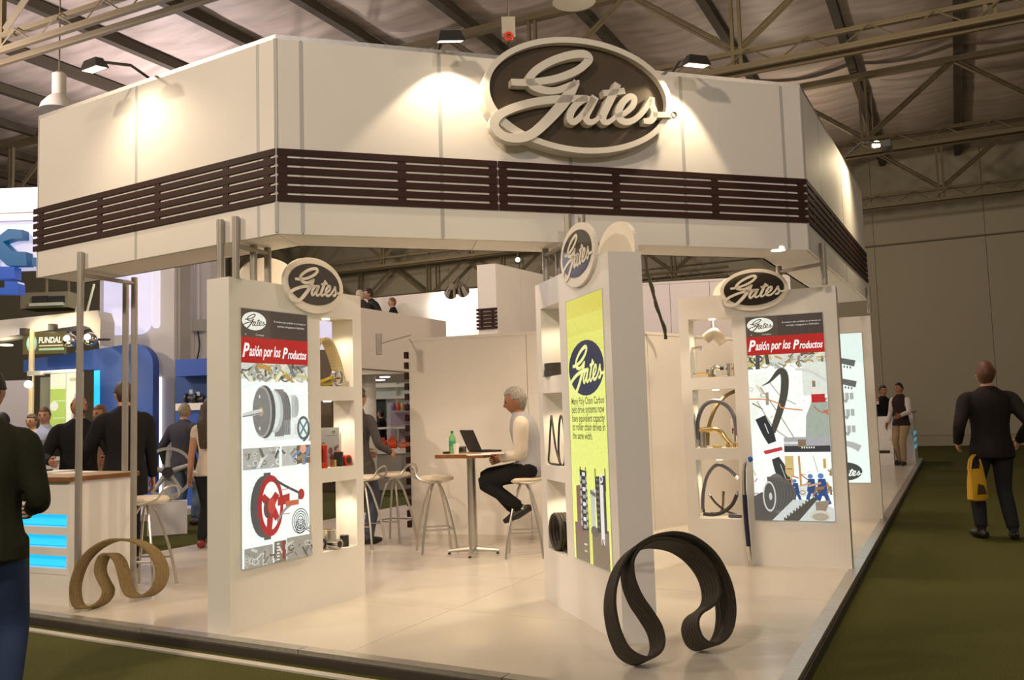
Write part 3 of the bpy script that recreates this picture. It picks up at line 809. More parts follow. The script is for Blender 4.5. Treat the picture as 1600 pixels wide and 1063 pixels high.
# ------------------------------------------------------------------ display pillars
def pillar(name, label, pl, W, H, box, niches, artwork, sign_u, sign_z=2.47, sign_a=.26, back_sign=None, th=.215, plate=(1.15, 1.3)):
    """pl: front plane, local x from the left front edge; box / niches: (u0, u1, z0, z1)"""
    t = thing(name, label, 'display pillar', (pl.o.x, pl.o.y, ZP), pl.rz, 'white display pillars')
    H -= ZP
    holes = [(a, b, c - ZP, d - ZP) for a, b, c, d in niches]
    xs = sorted({0., W} | {q for h in holes for q in h[:2]}); zs = sorted({0., H} | {q for h in holes for q in h[2:]})
    solid = [[not any(h[0] - 1e-6 <= xs[i] and xs[i + 1] <= h[1] + 1e-6 and h[2] - 1e-6 <= zs[j] and zs[j + 1] <= h[3] + 1e-6 for h in holes) for j in range(len(zs) - 1)] for i in range(len(xs) - 1)]
    mb = MB(); S = lambda i, j: 0 <= i < len(xs) - 1 and 0 <= j < len(zs) - 1 and solid[i][j]
    for i in range(len(xs) - 1):
        for j in range(len(zs) - 1):
            if not solid[i][j]: continue
            a, b, c, d = xs[i], xs[i + 1], zs[j], zs[j + 1]
            mb.add([(a, 0, c), (b, 0, c), (b, 0, d), (a, 0, d)], [(0, 1, 2, 3)]); mb.add([(a, th, c), (b, th, c), (b, th, d), (a, th, d)], [(3, 2, 1, 0)])
            if not S(i - 1, j): mb.add([(a, 0, c), (a, th, c), (a, th, d), (a, 0, d)], [(3, 2, 1, 0)])
            if not S(i + 1, j): mb.add([(b, 0, c), (b, th, c), (b, th, d), (b, 0, d)], [(0, 1, 2, 3)])
            if not S(i, j - 1): mb.add([(a, 0, c), (b, 0, c), (b, th, c), (a, th, c)], [(3, 2, 1, 0)])
            if not S(i, j + 1): mb.add([(a, 0, d), (b, 0, d), (b, th, d), (a, th, d)], [(0, 1, 2, 3)])
    o = mb.build('body', WHITE, t, fix=False)
    bm = bmesh.new(); bm.from_mesh(o.data); bmesh.ops.remove_doubles(bm, verts=bm.verts, dist=1e-5); bmesh.ops.recalc_face_normals(bm, faces=bm.faces); bm.to_mesh(o.data); bm.free()
    u0, u1, z0, z1 = box; z0 -= ZP; z1 -= ZP
    fr = MB(); e = .007
    for q in ((u0 - e, u1 + e, z0 - e, z0), (u0 - e, u1 + e, z1, z1 + e), (u0 - e, u0, z0, z1), (u1, u1 + e, z0, z1)):
        fr.box(q[0], q[1], -.004, .0, q[2], q[3])
    lb = fr.build('light_box', mat('light_box_trim', (.62, .63, .6), .4), t)
    P = artwork(u1 - u0, z1 - z0)
    P.build('backlit_poster', PRINT, lb, (u0, -.0015, z1))
    for k, (a, b, c, d) in enumerate(holes):  # small halogen at the top of each niche
        cx_ = (a + b) / 2
        MB().lathe([(.03, d - .008), (.03, d - .0005)], 14, (cx_, th * .5, 0), LAMPLIT).build('niche_light', None, t)
        wp = pl.w(cx_, th * .5, d + ZP - .02)
        lamp('niche_lamp', 'SPOT', wp, NICHE_W, (1, .80, .52), wp + Vector((0, 0, -1)), .03, 130, .6)
    for (uu, yy, ry) in ([(sign_u, -.001, 0)] + ([(back_sign, th + .001, PI)] if back_sign is not None else [])):
        s_ = bpy.data.objects.new('oval_sign', None); COL.objects.link(s_); s_.parent = t; s_.location = (uu, yy, sign_z - ZP); s_.rotation_euler = (0, 0, ry)
        MB().prism(ell(0, 0, sign_a * plate[0], sign_a * LR_ * plate[1]), -.024, 0, 'y').build('backing_plate', SIGNW, s_)
        MB().prism(ell(0, sign_a * .03, sign_a, sign_a * LR_), -.028, -.0241, 'y').build('dark_face', BLACKGLOSS, s_)
        mb = MB(); sign_mesh(mb, sign_a, SIGNW, -.031, -.0281, 0, sign_a * .03); mb.build('script_lettering', None, s_)
    return t
NICHE_W = 9.
def box_uv(pl, tl, tr, br, bl):
    q = [pl.uv(*p) for p in (tl, tr, br, bl)]
    return ((q[0][0] + q[3][0]) / 2, (q[1][0] + q[2][0]) / 2, (q[2][1] + q[3][1]) / 2, (q[0][1] + q[1][1]) / 2)
def mk_plane(p0, p1):
    a = at(*p0, ZP); b = at(*p1, ZP)
    return Plane(a.x, a.y, az_of(a, b)), (b - a).length
# left pillar
pa, wa = mk_plane((360, 993), (571, 931))
na = [box_uv(pa, (499.5, 494.5), (552, 499), (551, 604), (500.4, 603.7)), box_uv(pa, (501, 624), (552, 628), (556, 726), (502.6, 733.7)), box_uv(pa, (503, 754.7), (556.5, 749), (559, 853), (505.5, 863))]
ba = box_uv(pa, (374.8, 481), (479.2, 493), (484, 866), (378.7, 891))
PA = pillar('display_pillar', 'white pillar at the front left showing a lit poster of a red spoked pulley', pa, wa, 2.447, ba, na, poster_pulleys, pa.uv(487.7, 451)[0], 2.47, .275, wa * .45, .215, (1.17, 1.36))
# centre pillar
pc_, wc = mk_plane((852, 936), (974, 1009))
nc = [box_uv(pc_, (845.4, 481), (873, 474), (877, 588.5), (846.8, 587)), box_uv(pc_, (849, 613), (878.4, 614), (881.5, 730), (850, 726)), box_uv(pc_, (854.4, 750.6), (883, 753.5), (887, 869), (856.7, 857.4))]
bc = box_uv(pc_, (883.5, 472), (940.5, 453), (958.3, 895.4), (899.6, 871.4))
PC = pillar('display_pillar', 'white pillar in the centre seen edge-on, with a tall yellow lit poster', pc_, wc, 2.44, bc, nc, poster_yellow, pc_.uv(907, 410)[0], 2.50, .275, wc * .72, .222, (1.17, 1.36))
# right pillar
pr_, wr = mk_plane((1078, 880), (1332, 890))
nr = [box_uv(pr_, (1075, 499.5), (1142.7, 495), (1147.5, 588), (1079.5, 591)), box_uv(pr_, (1081.6, 610), (1148, 607), (1153, 700.6), (1086, 700.6)), box_uv(pr_, (1088, 719), (1155, 718), (1158.5, 811), (1090.6, 810.7))]
br_ = box_uv(pr_, (1164.6, 497), (1285, 487.7), (1304.7, 814), (1181, 812.5))
PR2 = pillar('display_pillar', 'white pillar on the right with a lit poster of hoses and rig workers', pr_, wr, 2.48, br_, nr, poster_hoses, pr_.uv(1178, 452)[0], 2.50, .262, wr * .42, .215, (1.13, 1.27))
# farther pillar behind it
d_ = at(1380, 811, ZP); az_r = az_of(at(1078, 880, ZP), at(1332, 890, ZP))
wd4 = 1.37
pd_ = Plane(d_.x - math.sin(math.radians(az_r)) * wd4, d_.y - math.cos(math.radians(az_r)) * wd4, az_r)
_a = pd_.uv(1346.8, 520); _b = pd_.uv(1360, 754.5)
u1 = (_a[0] + _b[0]) / 2; pw = .70
PD = pillar('display_pillar', 'farther white pillar behind the right one, its lit poster showing grey belts', pd_, wd4, 2.53, (u1 - pw, u1, _b[1], _a[1]), [(.09, .09 + .33, z0, z0 + .47) for z0 in (.58, 1.18, 1.78)], poster_belts, .62, 2.52, .262, None, .215)

# ------------------------------------------------------------------ posts
pp = []
def onto(px, py, z): p = at(px, py, z); return p
q1 = clip_out(PL_, at(122, 952, ZP))
L0 = lambda p, z0, z1: (p.x, p.y, z0, z1)
p2, p3 = atY(195.5, 650, 7.62), at(208, 930, ZP)
posts(['grey floor post at the left corner of the lit counter, ending on the fascia', 'left one of two grey floor posts standing together beside the white counter', 'right one of two grey floor posts standing together beside the white counter'],
      [L0(q1, ZP, 2.84), L0(p2, ZP, ZB), L0(p3, ZP, ZB)], [])
def bar(a, b, z, label):
    o = MB().tube([(a.x, a.y, z), (b.x, b.y, z)], .017, 6).build('tie_bar', POSTM); tag(o, label, 'bar')
bar(q1, p3, 2.66, 'thin grey tie bar joining the tops of the left floor posts')
f1, f2 = clip_out(PL_, at(330, 436, 2.447)), clip_out(PL_, at(352, 432, 2.447))
g1, g2 = pa.w(pa.uv(411, 441)[0] - .03, .06, 0), pa.w(pa.uv(433, 444)[0] - .03, .06, 0)
posts(['first grey post from the left on top of the pulley poster pillar', 'second grey post from the left on top of the pulley poster pillar', 'third grey post on the pulley poster pillar, before the rear oval plate', 'fourth grey post on the pulley poster pillar, nearest its oval sign'],
      [L0(f1, 2.447, 2.87), L0(f2, 2.447, 2.87), L0(g1, 2.447, ZB), L0(g2, 2.447, ZB)], [])
bar(f2, g2, 2.67, 'thin grey tie bar between the posts above the pulley poster pillar')
hC = at(880, 425, 2.44); hC2 = at(906, 415, 2.44); hC3 = at(849, 442, 2.44); hC4 = at(872, 428, 2.44)
s0 = pc_.uv(880, 440)[0]
cpos = [pc_.w(s, y, 0) for s, y in ((.62, .06), (.62, .165), (.10, .06), (.10, .165))]
posts(['front left grey post rising from the yellow poster pillar to the fascia', 'grey post behind the oval sign of the yellow poster pillar', 'grey post at the far left end of the yellow poster pillar', 'fourth grey post of the yellow poster pillar, close under the soffit'],
      [(cpos[0].x, cpos[0].y, 2.44, 2.86 if face_dist(PF, cpos[0]) < -.02 else ZB), (cpos[1].x, cpos[1].y, 2.44, 2.86 if face_dist(PF, cpos[1]) < -.02 else ZB), (cpos[2].x, cpos[2].y, 2.44, ZB), (cpos[3].x, cpos[3].y, 2.44, ZB)], [])
bar(cpos[0], cpos[2], 2.66, 'thin grey tie bar between the posts on the yellow poster pillar')
r1 = clip_out(PR_, at(1300, 444, 2.48)); r2 = pr_.w(pr_.uv(1215, 440)[0], .13, 0); r3 = clip_out(PR_, at(1353, 490, 2.53))
posts(['grey post on the right end of the hose poster pillar', 'grey post behind the oval sign of the hose poster pillar', 'grey post on the farther pillar with the grey belt poster'],
      [L0(r1, 2.48, 2.84), L0(r2, 2.48, ZB), L0(r3, 2.53, 2.84)], [])
bar(r1, r2, 2.66, 'thin grey tie bar between the posts above the hose poster pillar')
# ------------------------------------------------------------------ ribbed belts standing on the floor
def belt(name, label, path, plane, wl, wr, ribs, m, thick=.009, zmin=None, n=5, ribdepth=.004):
    """path: pixel points of the near edge, on a plane; wl / wr: width vectors at the left and right end"""
    P2 = [plane.uv(*p) for p in path]
    x0, x1 = min(p[0] for p in P2), max(p[0] for p in P2)
    Q = cr(P2, n, True); N = len(Q)
    prof = []                                # across the width: (t, outer offset)
    for k in range(ribs):
        prof += [((k + .12) / ribs, ribdepth), ((k + .5) / ribs, ribdepth * 1.1), ((k + .88) / ribs, ribdepth), ((k + 1) / ribs, 0)]
    prof = [(0, 0)] + prof
    K = len(prof); vs = []
    for i in range(N):
        a, b = Q[i - 1], Q[(i + 1) % N]
        t2 = np.array([b[0] - a[0], b[1] - a[1]]); t2 /= np.linalg.norm(t2) + 1e-9
        nr = plane.d * float(-t2[1]) + Vector((0, 0, float(t2[0])))
        base = plane.w(float(Q[i][0]), 0, float(Q[i][1]))
        f = (Q[i][0] - x0) / (x1 - x0); w = Vector(wl).lerp(Vector(wr), float(f))
        for t, h in prof: vs.append(base + w * t + nr * (thick / 2 + h))
        for t, h in reversed(prof): vs.append(base + w * t - nr * (thick / 2 + h))
    M_ = 2 * K; fs = []
    for i in range(N):
        j = (i + 1) % N
        for k in range(M_):
            l = (k + 1) % M_
            fs.append((i * M_ + k, i * M_ + l, j * M_ + l, j * M_ + k))
    lo = min(v.z for v in vs)
    if zmin is not None: vs = [v + Vector((0, 0, zmin - lo)) for v in vs]
    o = MB().add(vs, fs, m).build(name, None, smooth=True)
    return tag(o, label, 'belt')
c7 = lambda x, y: (900 + x / 4.043, 800 + y / 4.043)
pb0 = at(1006, 1031, ZP + .066); pb1 = at(1110, 1010, ZP + .064)
pbl = Plane(pb0.x, pb0.y, az_of(pb0, pb1))
path = [(430,938),(340,885),(285,780),(255,660),(248,560),(262,460),(300,350),(360,262),(440,200),(520,165),(620,150),(720,165),(810,215),(890,290),(950,390),(992,500),(1010,620),(1000,730),(965,805),(910,845),(855,850),(805,815),(778,750),(778,695),(805,650),(860,615),(900,575),(915,515),(900,430),(860,350),(790,272),(700,215),(600,190),(510,190),(430,228),(380,285),(362,350),(375,450),(420,555),(485,650),(540,740),(560,825),(545,890),(495,930)]
belt('ribbed_belt', 'large black ribbed belt standing twisted on the white floor in front', [c7(*p) for p in path], pbl, (-.046, .105, -.062), (-.085, .125, -.06), 6, RUBBER, .008, ZP, 5, .006)
c5 = lambda x, y: (x / 2.2, 580 + y / 2.2)
pt0 = at(122, 958, ZP); pt1 = at(222, 940, ZP)
ptl = Plane(pt0.x, pt0.y, az_of(pt0, pt1))
path = [(268,834),(246,815),(240,765),(252,712),(275,665),(315,625),(365,600),(410,597),(455,605),(500,632),(528,675),(535,720),(520,762),(490,788),(455,795),(430,785),(415,755),(405,715),(392,672),(368,648),(342,652),(328,680),(326,712),(340,745),(352,770),(345,800),(318,824)]
belt('tan_belt', 'olive tan ribbed belt standing twisted beside the lit white counter', [c5(*p) for p in path], ptl, (.02, .13, -.02), (.05, .14, -.02), 4, TANRUB, .010, ZP)

# ------------------------------------------------------------------ bar stools
def make_stool(label, loc, rz):
    t = thing('bar_stool', label, 'stool', loc, rz, 'cream bar stools')
    MB().lathe([(.0, .715), (.15, .715), (.185, .728), (.192, .745), (.18, .765), (.12, .775), (0, .777)], 24).build('seat', CREAM, t, smooth=True)
    MB().lathe([(.0, .695), (.07, .695), (.12, .712), (.12, .716), (0, .716)], 16).build('seat_plate', SATIN, t)
    for k in range(4):
        a = PI / 4 + k * PI / 2; c, s = math.cos(a), math.sin(a)
        P = cr([(c * .04, s * .04, .70), (c * .10, s * .10, .60), (c * .175, s * .175, .38), (c * .225, s * .225, .18), (c * .255, s * .255, .0)], 5)
        MB().tube(P, .0125, 8).build('leg', SATIN, t, smooth=True)
    for k in (0, 1, 3):
        a = PI / 4 + k * PI / 2; b = a + PI / 2; r = .212
        MB().tube([(math.cos(a) * r, math.sin(a) * r, .235), (math.cos(b) * r, math.sin(b) * r, .235)], .009, 6).build('foot_rail', SATIN, t, smooth=True)
    P = cr([(-.17, .02, .725), (-.20, -.09, .722), (-.17, -.20, .76), (-.10, -.235, .84), (0, -.25, .865), (.10, -.235, .84), (.17, -.20, .76), (.20, -.09, .722), (.17, .02, .725)], 5)
    MB().tube(P, .011, 8).build('back_loop', SATIN, t, smooth=True)
    return t
def pz(px, py): p = at(px, py, ZP); return (p.x, p.y, ZP)
ST = make_stool('cream bar stool standing left of the wooden bistro table, nearest to it', pz(683, 862), math.radians(-75))
def stool(label, loc, rz):
    s = copy_tree(ST); s.location = loc; s.rotation_euler = (0, 0, rz); s['label'] = label; return s
stool('cream bar stool beside the white wall end, behind the other empty stool', pz(617, 846), math.radians(65))
stool('cream bar stool half hidden behind the pulley poster pillar', pz(568, 855), math.radians(75))
stool('cream bar stool behind the belt and posts beside the white counter', pz(228, 918), math.radians(80))
stool('cream bar stool under the seated grey-haired man', pz(822, 869), math.radians(85))

# ------------------------------------------------------------------ bistro table and what is on it
bp = pz(740, 866)
bt = thing('bistro_table', 'tall bistro table with a square wood-edged top on a grey column', 'table', bp, math.radians(-26))
TZ = 1.005
MB().box(-.275, .275, -.25, .25, TZ - .040, TZ - .004, WOODE).build('top_edge', None, bt)
MB().box(-.275, .275, -.25, .25, TZ - .004, TZ, TABLEW).build('top', None, bt)
MB().lathe([(.045, .05), (.045, TZ - .04)], 20).build('column', SATIN, bt, smooth=True)
MB().lathe([(.10, TZ - .05), (.10, TZ - .04)], 16).build('top_plate', SATIN, bt)
for k in range(4):
    a = k * PI / 2 + .35
    l = MB().tube([(0, 0, .055), (math.cos(a) * .26, math.sin(a) * .26, .035)], [.028, .018], 8).build('foot', SATIN, bt, smooth=True)
    MB().lathe([(.016, 0), (.016, .012), (.008, .014), (.008, .03)], 8, (math.cos(a) * .245, math.sin(a) * .245, 0)).build('glide', DARKP, l)
TT = ZP + TZ
def top_pt(px, py): return at(px, py, TT)
p = top_pt(731, 707)
lt = thing('laptop', 'open dark laptop on the bistro table in front of the seated man', 'laptop', (p.x + .08, p.y - .02, TT + .0005), math.radians(118))
MB().box(-.16, .16, -.22, .0, 0, .018).build('base', DARKP, lt)
k = MB()
for i in range(11):
    for j in range(4): k.box(-.145 + i * .0265, -.124 + i * .0265, -.10 + j * .022, -.083 + j * .022, .018, .021)
k.build('keys', mat('key_grey', (.06, .06, .06), .5), lt, kind='stuff')
sc = MB(); th_ = math.radians(24); sn, cs = math.sin(th_), math.cos(th_)
sv = lambda x, h, d: (x, h * sn + d * cs, .016 + h * cs - d * sn)
sc.add([sv(x, h, d) for d in (0, .009) for h in (0, .235) for x in (-.16, .16)], [(0, 1, 3, 2), (4, 6, 7, 5), (0, 4, 5, 1), (2, 3, 7, 6), (0, 2, 6, 4), (1, 5, 7, 3)])
ls = sc.build('screen', DARKP, lt)
MB().add([sv(x, h, -.001) for h, x in ((.012, -.148), (.012, .148), (.222, .148), (.222, -.148))], [(0, 1, 2, 3)]).build('display', mat('laptop_display', (.04, .05, .07), .2, emit=(.25, .3, .36), es=.35), ls)
p = top_pt(707, 709)
bo = thing('water_bottle', 'green plastic bottle standing on the bistro table', 'bottle', (p.x, p.y, TT))
MB().lathe([(0, 0), (.030, 0), (.033, .01), (.032, .09), (.034, .13), (.030, .165), (.013, .195), (.012, .215), (0, .215)], 16).build('body', GREENB, bo, smooth=True)
MB().lathe([(.015, .205), (.015, .228), (0, .228)], 12).build('cap', mat('green_cap', (.02, .22, .1), .4), bo)
MB().lathe([(.0335, .075), (.0345, .125)], 16).build('label_band', mat('green_label', (.05, .35, .16), .4), bo)
p = top_pt(712, 709)
o = MB().lathe([(0, 0), (.024, 0), (.032, .10), (.030, .10), (.023, .006), (0, .006)], 16).build('plastic_cup', PAPER, None, (p.x + .01, p.y - .06, TT), smooth=True); tag(o, 'small white cup standing before the green bottle', 'cup')
p = top_pt(701, 709)
o = MB().box(-.03, .03, -.02, .02, 0, .022).build('phone', DARKP, None, (p.x - .02, p.y - .05, TT), .4); tag(o, 'small dark phone lying at the left end of the bistro table', 'phone')
p = top_pt(721, 707)
cm = thing('camera', 'small silver camera lying between the bottle and the laptop', 'camera', (p.x, p.y - .05, TT), -.3)
MB().box(-.05, .05, -.018, .018, 0, .062).build('body', SATIN, cm); MB().lathe([(.024, -.05), (.022, -.018)], 12, (.01, 0, .03), None, 'y').build('lens', DARKP, cm)
p = top_pt(752, 710)
for i, (dx, dy, a, lb) in enumerate(((-.02, -.06, .2, 'loose white papers lying at the front of the bistro table'), (.12, .0, -.1, 'white magazine lying open beside the laptop'))):
    o = MB().box(-.11, .11, -.08, .08, 0, .004 + .006 * i).build('paper_stack', PAPER, None, (p.x + dx, p.y + dy - .1 * (1 - i), TT + .0005), a); tag(o, lb, 'papers')

# ------------------------------------------------------------------ lit counters
def counter(label, loc, rz, L, Dp, H, mirror=1):
    """local x runs along the lit front away from the corner, y into the depth"""
    t = thing('reception_counter', label, 'counter', loc, rz, 'white counters with lit cyan slots')
    m = mirror
    def bx(name, ma, x0, x1, y0, y1, z0, z1, par=t):
        return piece(name, ma, par, min(m * x0, m * x1), max(m * x0, m * x1), y0, y1, z0, z1)
    bx('side_panel', WHITE, 0, .03, 0, Dp, 0, H - .04)
    bx('far_side_panel', WHITE, L - .03, L, 0, Dp, 0, H - .04)
    bx('back_panel', WHITE, .031, L - .031, .16, .18, .0, H - .04)
    bx('plinth', WHITE, .031, L - .031, .005, .16, 0, .24)
    zs = [.24, .335, .43, .525, .62, .715, .81]
    zz = [(.24, .30), (.40, .46), (.565, .625), (.73, .79), (.87, H - .04)]
    lv = [(.30, .40), (.46, .565), (.625, .73)]
    for a, b in ((.24, .285), (.385, .445), (.545, .605)): bx('shelf_ledge', WHITE, .031, L - .031, .0, .16, a, b)
    bx('shelf_ledge', WHITE, .031, L - .031, 0, .16, .705, .72)
    bx('front_panel', WHITE, .031, L - .031, .005, .16, .721, H - .04)
    for a, b in ((.285, .385), (.445, .545), (.605, .705)): bx('lit_slot', CYANLIT, .06, L - .06, .045, .155, a + .012, b)
    MB().prism([(min(-m * .02, m * (L + .02)), -.03), (max(-m * .02, m * (L + .02)), -.03), (max(-m * .02, m * (L + .02)), Dp + .03), (min(-m * .02, m * (L + .02)), Dp + .03)], H - .038, H - .004).build('wood_top', WOODE, t)
    bx('top_sheet', TABLEW, -.018, L + .018, -.028, Dp + .028, H - .004, H)
    return t
ca = at(107, 949, ZP)
crz = math.atan2(-VL.y, -VL.x)
CT = counter('white counter with a wooden top and glowing cyan slots at the left front', (ca.x, ca.y, ZP), crz, 1.5, .62, 1.0, -1)
cbp = at(1431, 722, ZP)
C2 = counter('far white counter with glowing cyan slots beside the man in the vest', (cbp.x, cbp.y, ZP), math.atan2(VR.y, VR.x) , 1.4, 1.0, 1.18, 1)
# papers, leaflets and a phone on the left counter
for i, (px, py, w, d, a, lb) in enumerate(((85, 737, .11, .15, .3, 'white leaflets fanned on top of the lit white counter'), (118, 739, .10, .14, -.2, 'white paper sheets lying near the corner of the lit counter'))):
    p = at(px, py, ZP + 1.0)
    o = MB().box(-w, w, -d, d, .0005, .006).build('leaflets', PAPER, None, (p.x, p.y, ZP + 1.0), crz + a); tag(o, lb, 'papers')
p = at(62, 738, ZP + 1.0)
o = thing('calculator', 'dark desk calculator lying on the lit white counter', 'calculator', (p.x, p.y, ZP + 1.001), crz + .2)
MB().box(-.06, .06, -.09, .09, 0, .02).build('case', DARKP, o); MB().box(-.05, .05, .03, .075, .02, .024).build('display', mat('lcd', (.3, .34, .28), .3), o)

# tiered white rack behind the men on the right
pk = atY(1370, 700, 20.1)
rk = thing('literature_rack', 'small white stepped rack beside the man in the black shirt', 'rack', (pk.x, pk.y, ZP), crz)
for i in range(4): piece('step', WHITE, rk, 0, .34, .10 * i, .45, .27 * i, .27 * (i + 1))
for i in range(3): piece('leaflet_stack', DARKP if i == 0 else PAPER, rk, .05, .26, .10 * i + .01, .10 * i + .09, .27 * (i + 1), .27 * (i + 1) + .06)

# ------------------------------------------------------------------ hose on the floor before the right pillar
hp = [pr_.w(*pr_.uv(px, py, -.05)[:1], -.05, pr_.uv(px, py, -.05)[1]) for px, py in ((1170, 717), (1165, 722), (1163, 735), (1163, 760), (1165, 800), (1169, 845), (1173, 884))]
zo = ZP - hp[-1].z
hs = thing('hydraulic_hose', 'long blue-black hose with metal end fittings standing against the hose poster pillar', 'hose', (0, 0, zo))
Q = [Vector(q) for q in cr([tuple(v) for v in hp], 6)]
MB().tube(Q[20:32], .021, 10).build('rubber_hose', BLUEHOSE, hs, smooth=True)
MB().tube(Q[0:14], .016, 10).build('elbow_fitting', CHROME, hs, smooth=True)
MB().tube(Q[12:21], [.022] * 9, 10).build('upper_ferrule', CHROME, hs, smooth=True)
e_ = Q[0]
MB().ball(e_ + Vector((.012, 0, .002)), .026, 10).build('blue_cap', mat('blue_cap', (.02, .10, .5), .4), hs, smooth=True)
MB().tube(Q[31:35], [.025] * 4, 10).build('lower_ferrule', CHROME, hs, smooth=True)
MB().tube(Q[34:], .014, 8).build('lower_nipple', CHROME, hs, smooth=True)

# ------------------------------------------------------------------ goods in the niches (each rests on its niche floor)
def inn_pt(pl, nb, fx, fy=.5): return pl.w(nb[0] + (nb[1] - nb[0]) * fx, .215 * fy, nb[2])
def coil(name, label, p, rz, R, r, turns, m, flat=True, group=None, cat='belt'):
    b = MB()
    for k in range(turns):
        if flat: b.tube([(R * math.cos(a) * (1 - .03 * k), R * .62 * math.sin(a) + .004 * k, r + k * 2.05 * r) for a in np.linspace(0, 2 * PI, 28, endpoint=False)], r, 6, True)
        else: b.tube([(R * math.cos(a), k * 2.05 * r, R + r + R * math.sin(a)) for a in np.linspace(0, 2 * PI, 28, endpoint=False)], r, 6, True)
    o = b.build(name, m, None, p, rz, smooth=True); return tag(o, label, cat, group)
# centre pillar niches: black belts
p = inn_pt(pc_, nc[0], .30, .30); 
for k in range(2):
    b = MB(); n = 32; z0 = .002 + k * .048; rr = .125 - .008 * k
    b.add([(rr * math.cos(2 * PI * i / n) * 1.0 + .01 * k, .085 * math.sin(2 * PI * i / n), z) for z in (z0, z0 + .046) for i in range(n)] + [((rr - .008) * math.cos(2 * PI * i / n) + .01 * k, .077 * math.sin(2 * PI * i / n), z) for z in (z0, z0 + .046) for i in range(n)],
          [(i, (i + 1) % n, n + (i + 1) % n, n + i) for i in range(n)] + [(2 * n + i, 3 * n + i, 3 * n + (i + 1) % n, 2 * n + (i + 1) % n) for i in range(n)] + [(n + i, n + (i + 1) % n, 3 * n + (i + 1) % n, 3 * n + i) for i in range(n)] + [(i, 2 * n + i, 2 * n + (i + 1) % n, (i + 1) % n) for i in range(n)])
    tag(b.build('wide_belt', RUBBER, None, p, pc_.rz, smooth=True), ('lower wide black belt lying flat in the top niche of the yellow poster pillar', 'upper wide black belt stacked on the other in the yellow poster pillar')[k], 'belt')
p = inn_pt(pc_, nc[1], .40, .10)
path3 = cr([(-.14, 0, .02), (-.12, 0, .12), (-.09, .01, .33), (-.07, .01, .34), (.02, .0, .14), (.13, -.01, .03), (.12, .0, .012), (0, .0, .008)], 6, True)
tag(MB().tube(path3, .008, 8, True).build('thin_belt', RUBBER, None, p, pc_.rz, smooth=True), 'thin black belt bent to a point in the middle niche of the yellow poster pillar', 'belt')
path3 = cr([(.03, .03, .01), (.0, .03, .10), (.03, .03, .28), (.08, .03, .36), (.13, .03, .28), (.14, .03, .1), (.11, .03, .012)], 6, True)
tag(MB().tube(path3, .008, 8, True).build('thin_belt', RUBBER, None, p, pc_.rz, smooth=True), 'thin black belt in a tall loop behind the pointed one', 'belt')
p = inn_pt(pc_, nc[2], .34, .06); coil('belt_coil', 'upright coil of black belts in the bottom niche of the yellow poster pillar', p, pc_.rz, .125, .012, 4, RUBBER, False)
p = inn_pt(pc_, nc[2], .66, .22); coil('belt_coil', 'smaller black belt coil beside the upright one in the bottom niche', p, pc_.rz, .105, .012, 3, RUBBER, False)
# left pillar, top niche: cream toothed belt over a glass-like pulley, yellow ribbon
nb = na[0]; p = inn_pt(pa, nb, .6, .55); wn = nb[1] - nb[0]
bl = thing('toothed_belt', 'wide cream toothed belt draped in the top niche of the pulley poster pillar', 'belt', p, pa.rz)
path3 = cr([(-.16, 0, .30), (-.10, 0, .36), (-.02, 0, .345), (.06, 0, .22), (.11, 0, .08), (.12, 0, .003)], 6)
b = MB(); vs = []
for q in path3:
    for (oy, oz) in ((-.055, 0), (.055, 0), (.055, .012), (-.055, .012)): vs.append((q[0] + oz * .9, oy, q[2] + oz))
n_ = len(path3); fs = [(i * 4 + k, i * 4 + (k + 1) % 4, (i + 1) * 4 + (k + 1) % 4, (i + 1) * 4 + k) for i in range(n_ - 1) for k in range(4)]
b.add(vs, fs + [(0, 1, 2, 3), ((n_ - 1) * 4, (n_ - 1) * 4 + 3, (n_ - 1) * 4 + 2, (n_ - 1) * 4 + 1)]).build('band', mat('cream_belt', (.62, .50, .25), .5), bl)
b = MB()
for q in path3[::1]: b.box(q[0] - .003, q[0] + .004, -.056, .056, q[2] + .004, q[2] + .017)
b.build('teeth', mat('cream_belt_tooth', (.70, .60, .36), .5), bl, kind='stuff')
p = inn_pt(pa, nb, .58, .12)
pu = thing('pulley_disc', 'shiny metal pulley disc in the top niche of the pulley poster pillar', 'pulley', p, pa.rz)
MB().lathe([(0, -.014), (.015, -.016), (.05, -.01), (.062, -.016), (.064, .016), (0, .016)], 24, (0, 0, .065), None, 'y').build('disc', CHROME, pu, smooth=True)
MB().lathe([(0, -.03), (.012, -.028), (.014, -.01)], 12, (0, 0, .065), None, 'y').build('hub', BRASS, pu, smooth=True)
p = inn_pt(pa, nb, .28, .3)
path3 = cr([(-.10, 0, .02), (-.02, -.02, .045), (.09, -.03, .075), (.11, -.02, .04), (.02, .0, .015), (-.06, .02, .03)], 6, True)
tag(MB().tube(path3, .012, 6, True).build('yellow_belt', mat('yellow_rubber', (.65, .50, .05), .45), None, p, pa.rz, smooth=True), 'crumpled yellow belt lying before the shiny pulley disc', 'belt')
p = inn_pt(pa, nb, .12, .6); coil('belt_coil', 'small dark belt ring at the left of the yellow crumpled belt', p, pa.rz, .055, .012, 2, RUBBER, False)
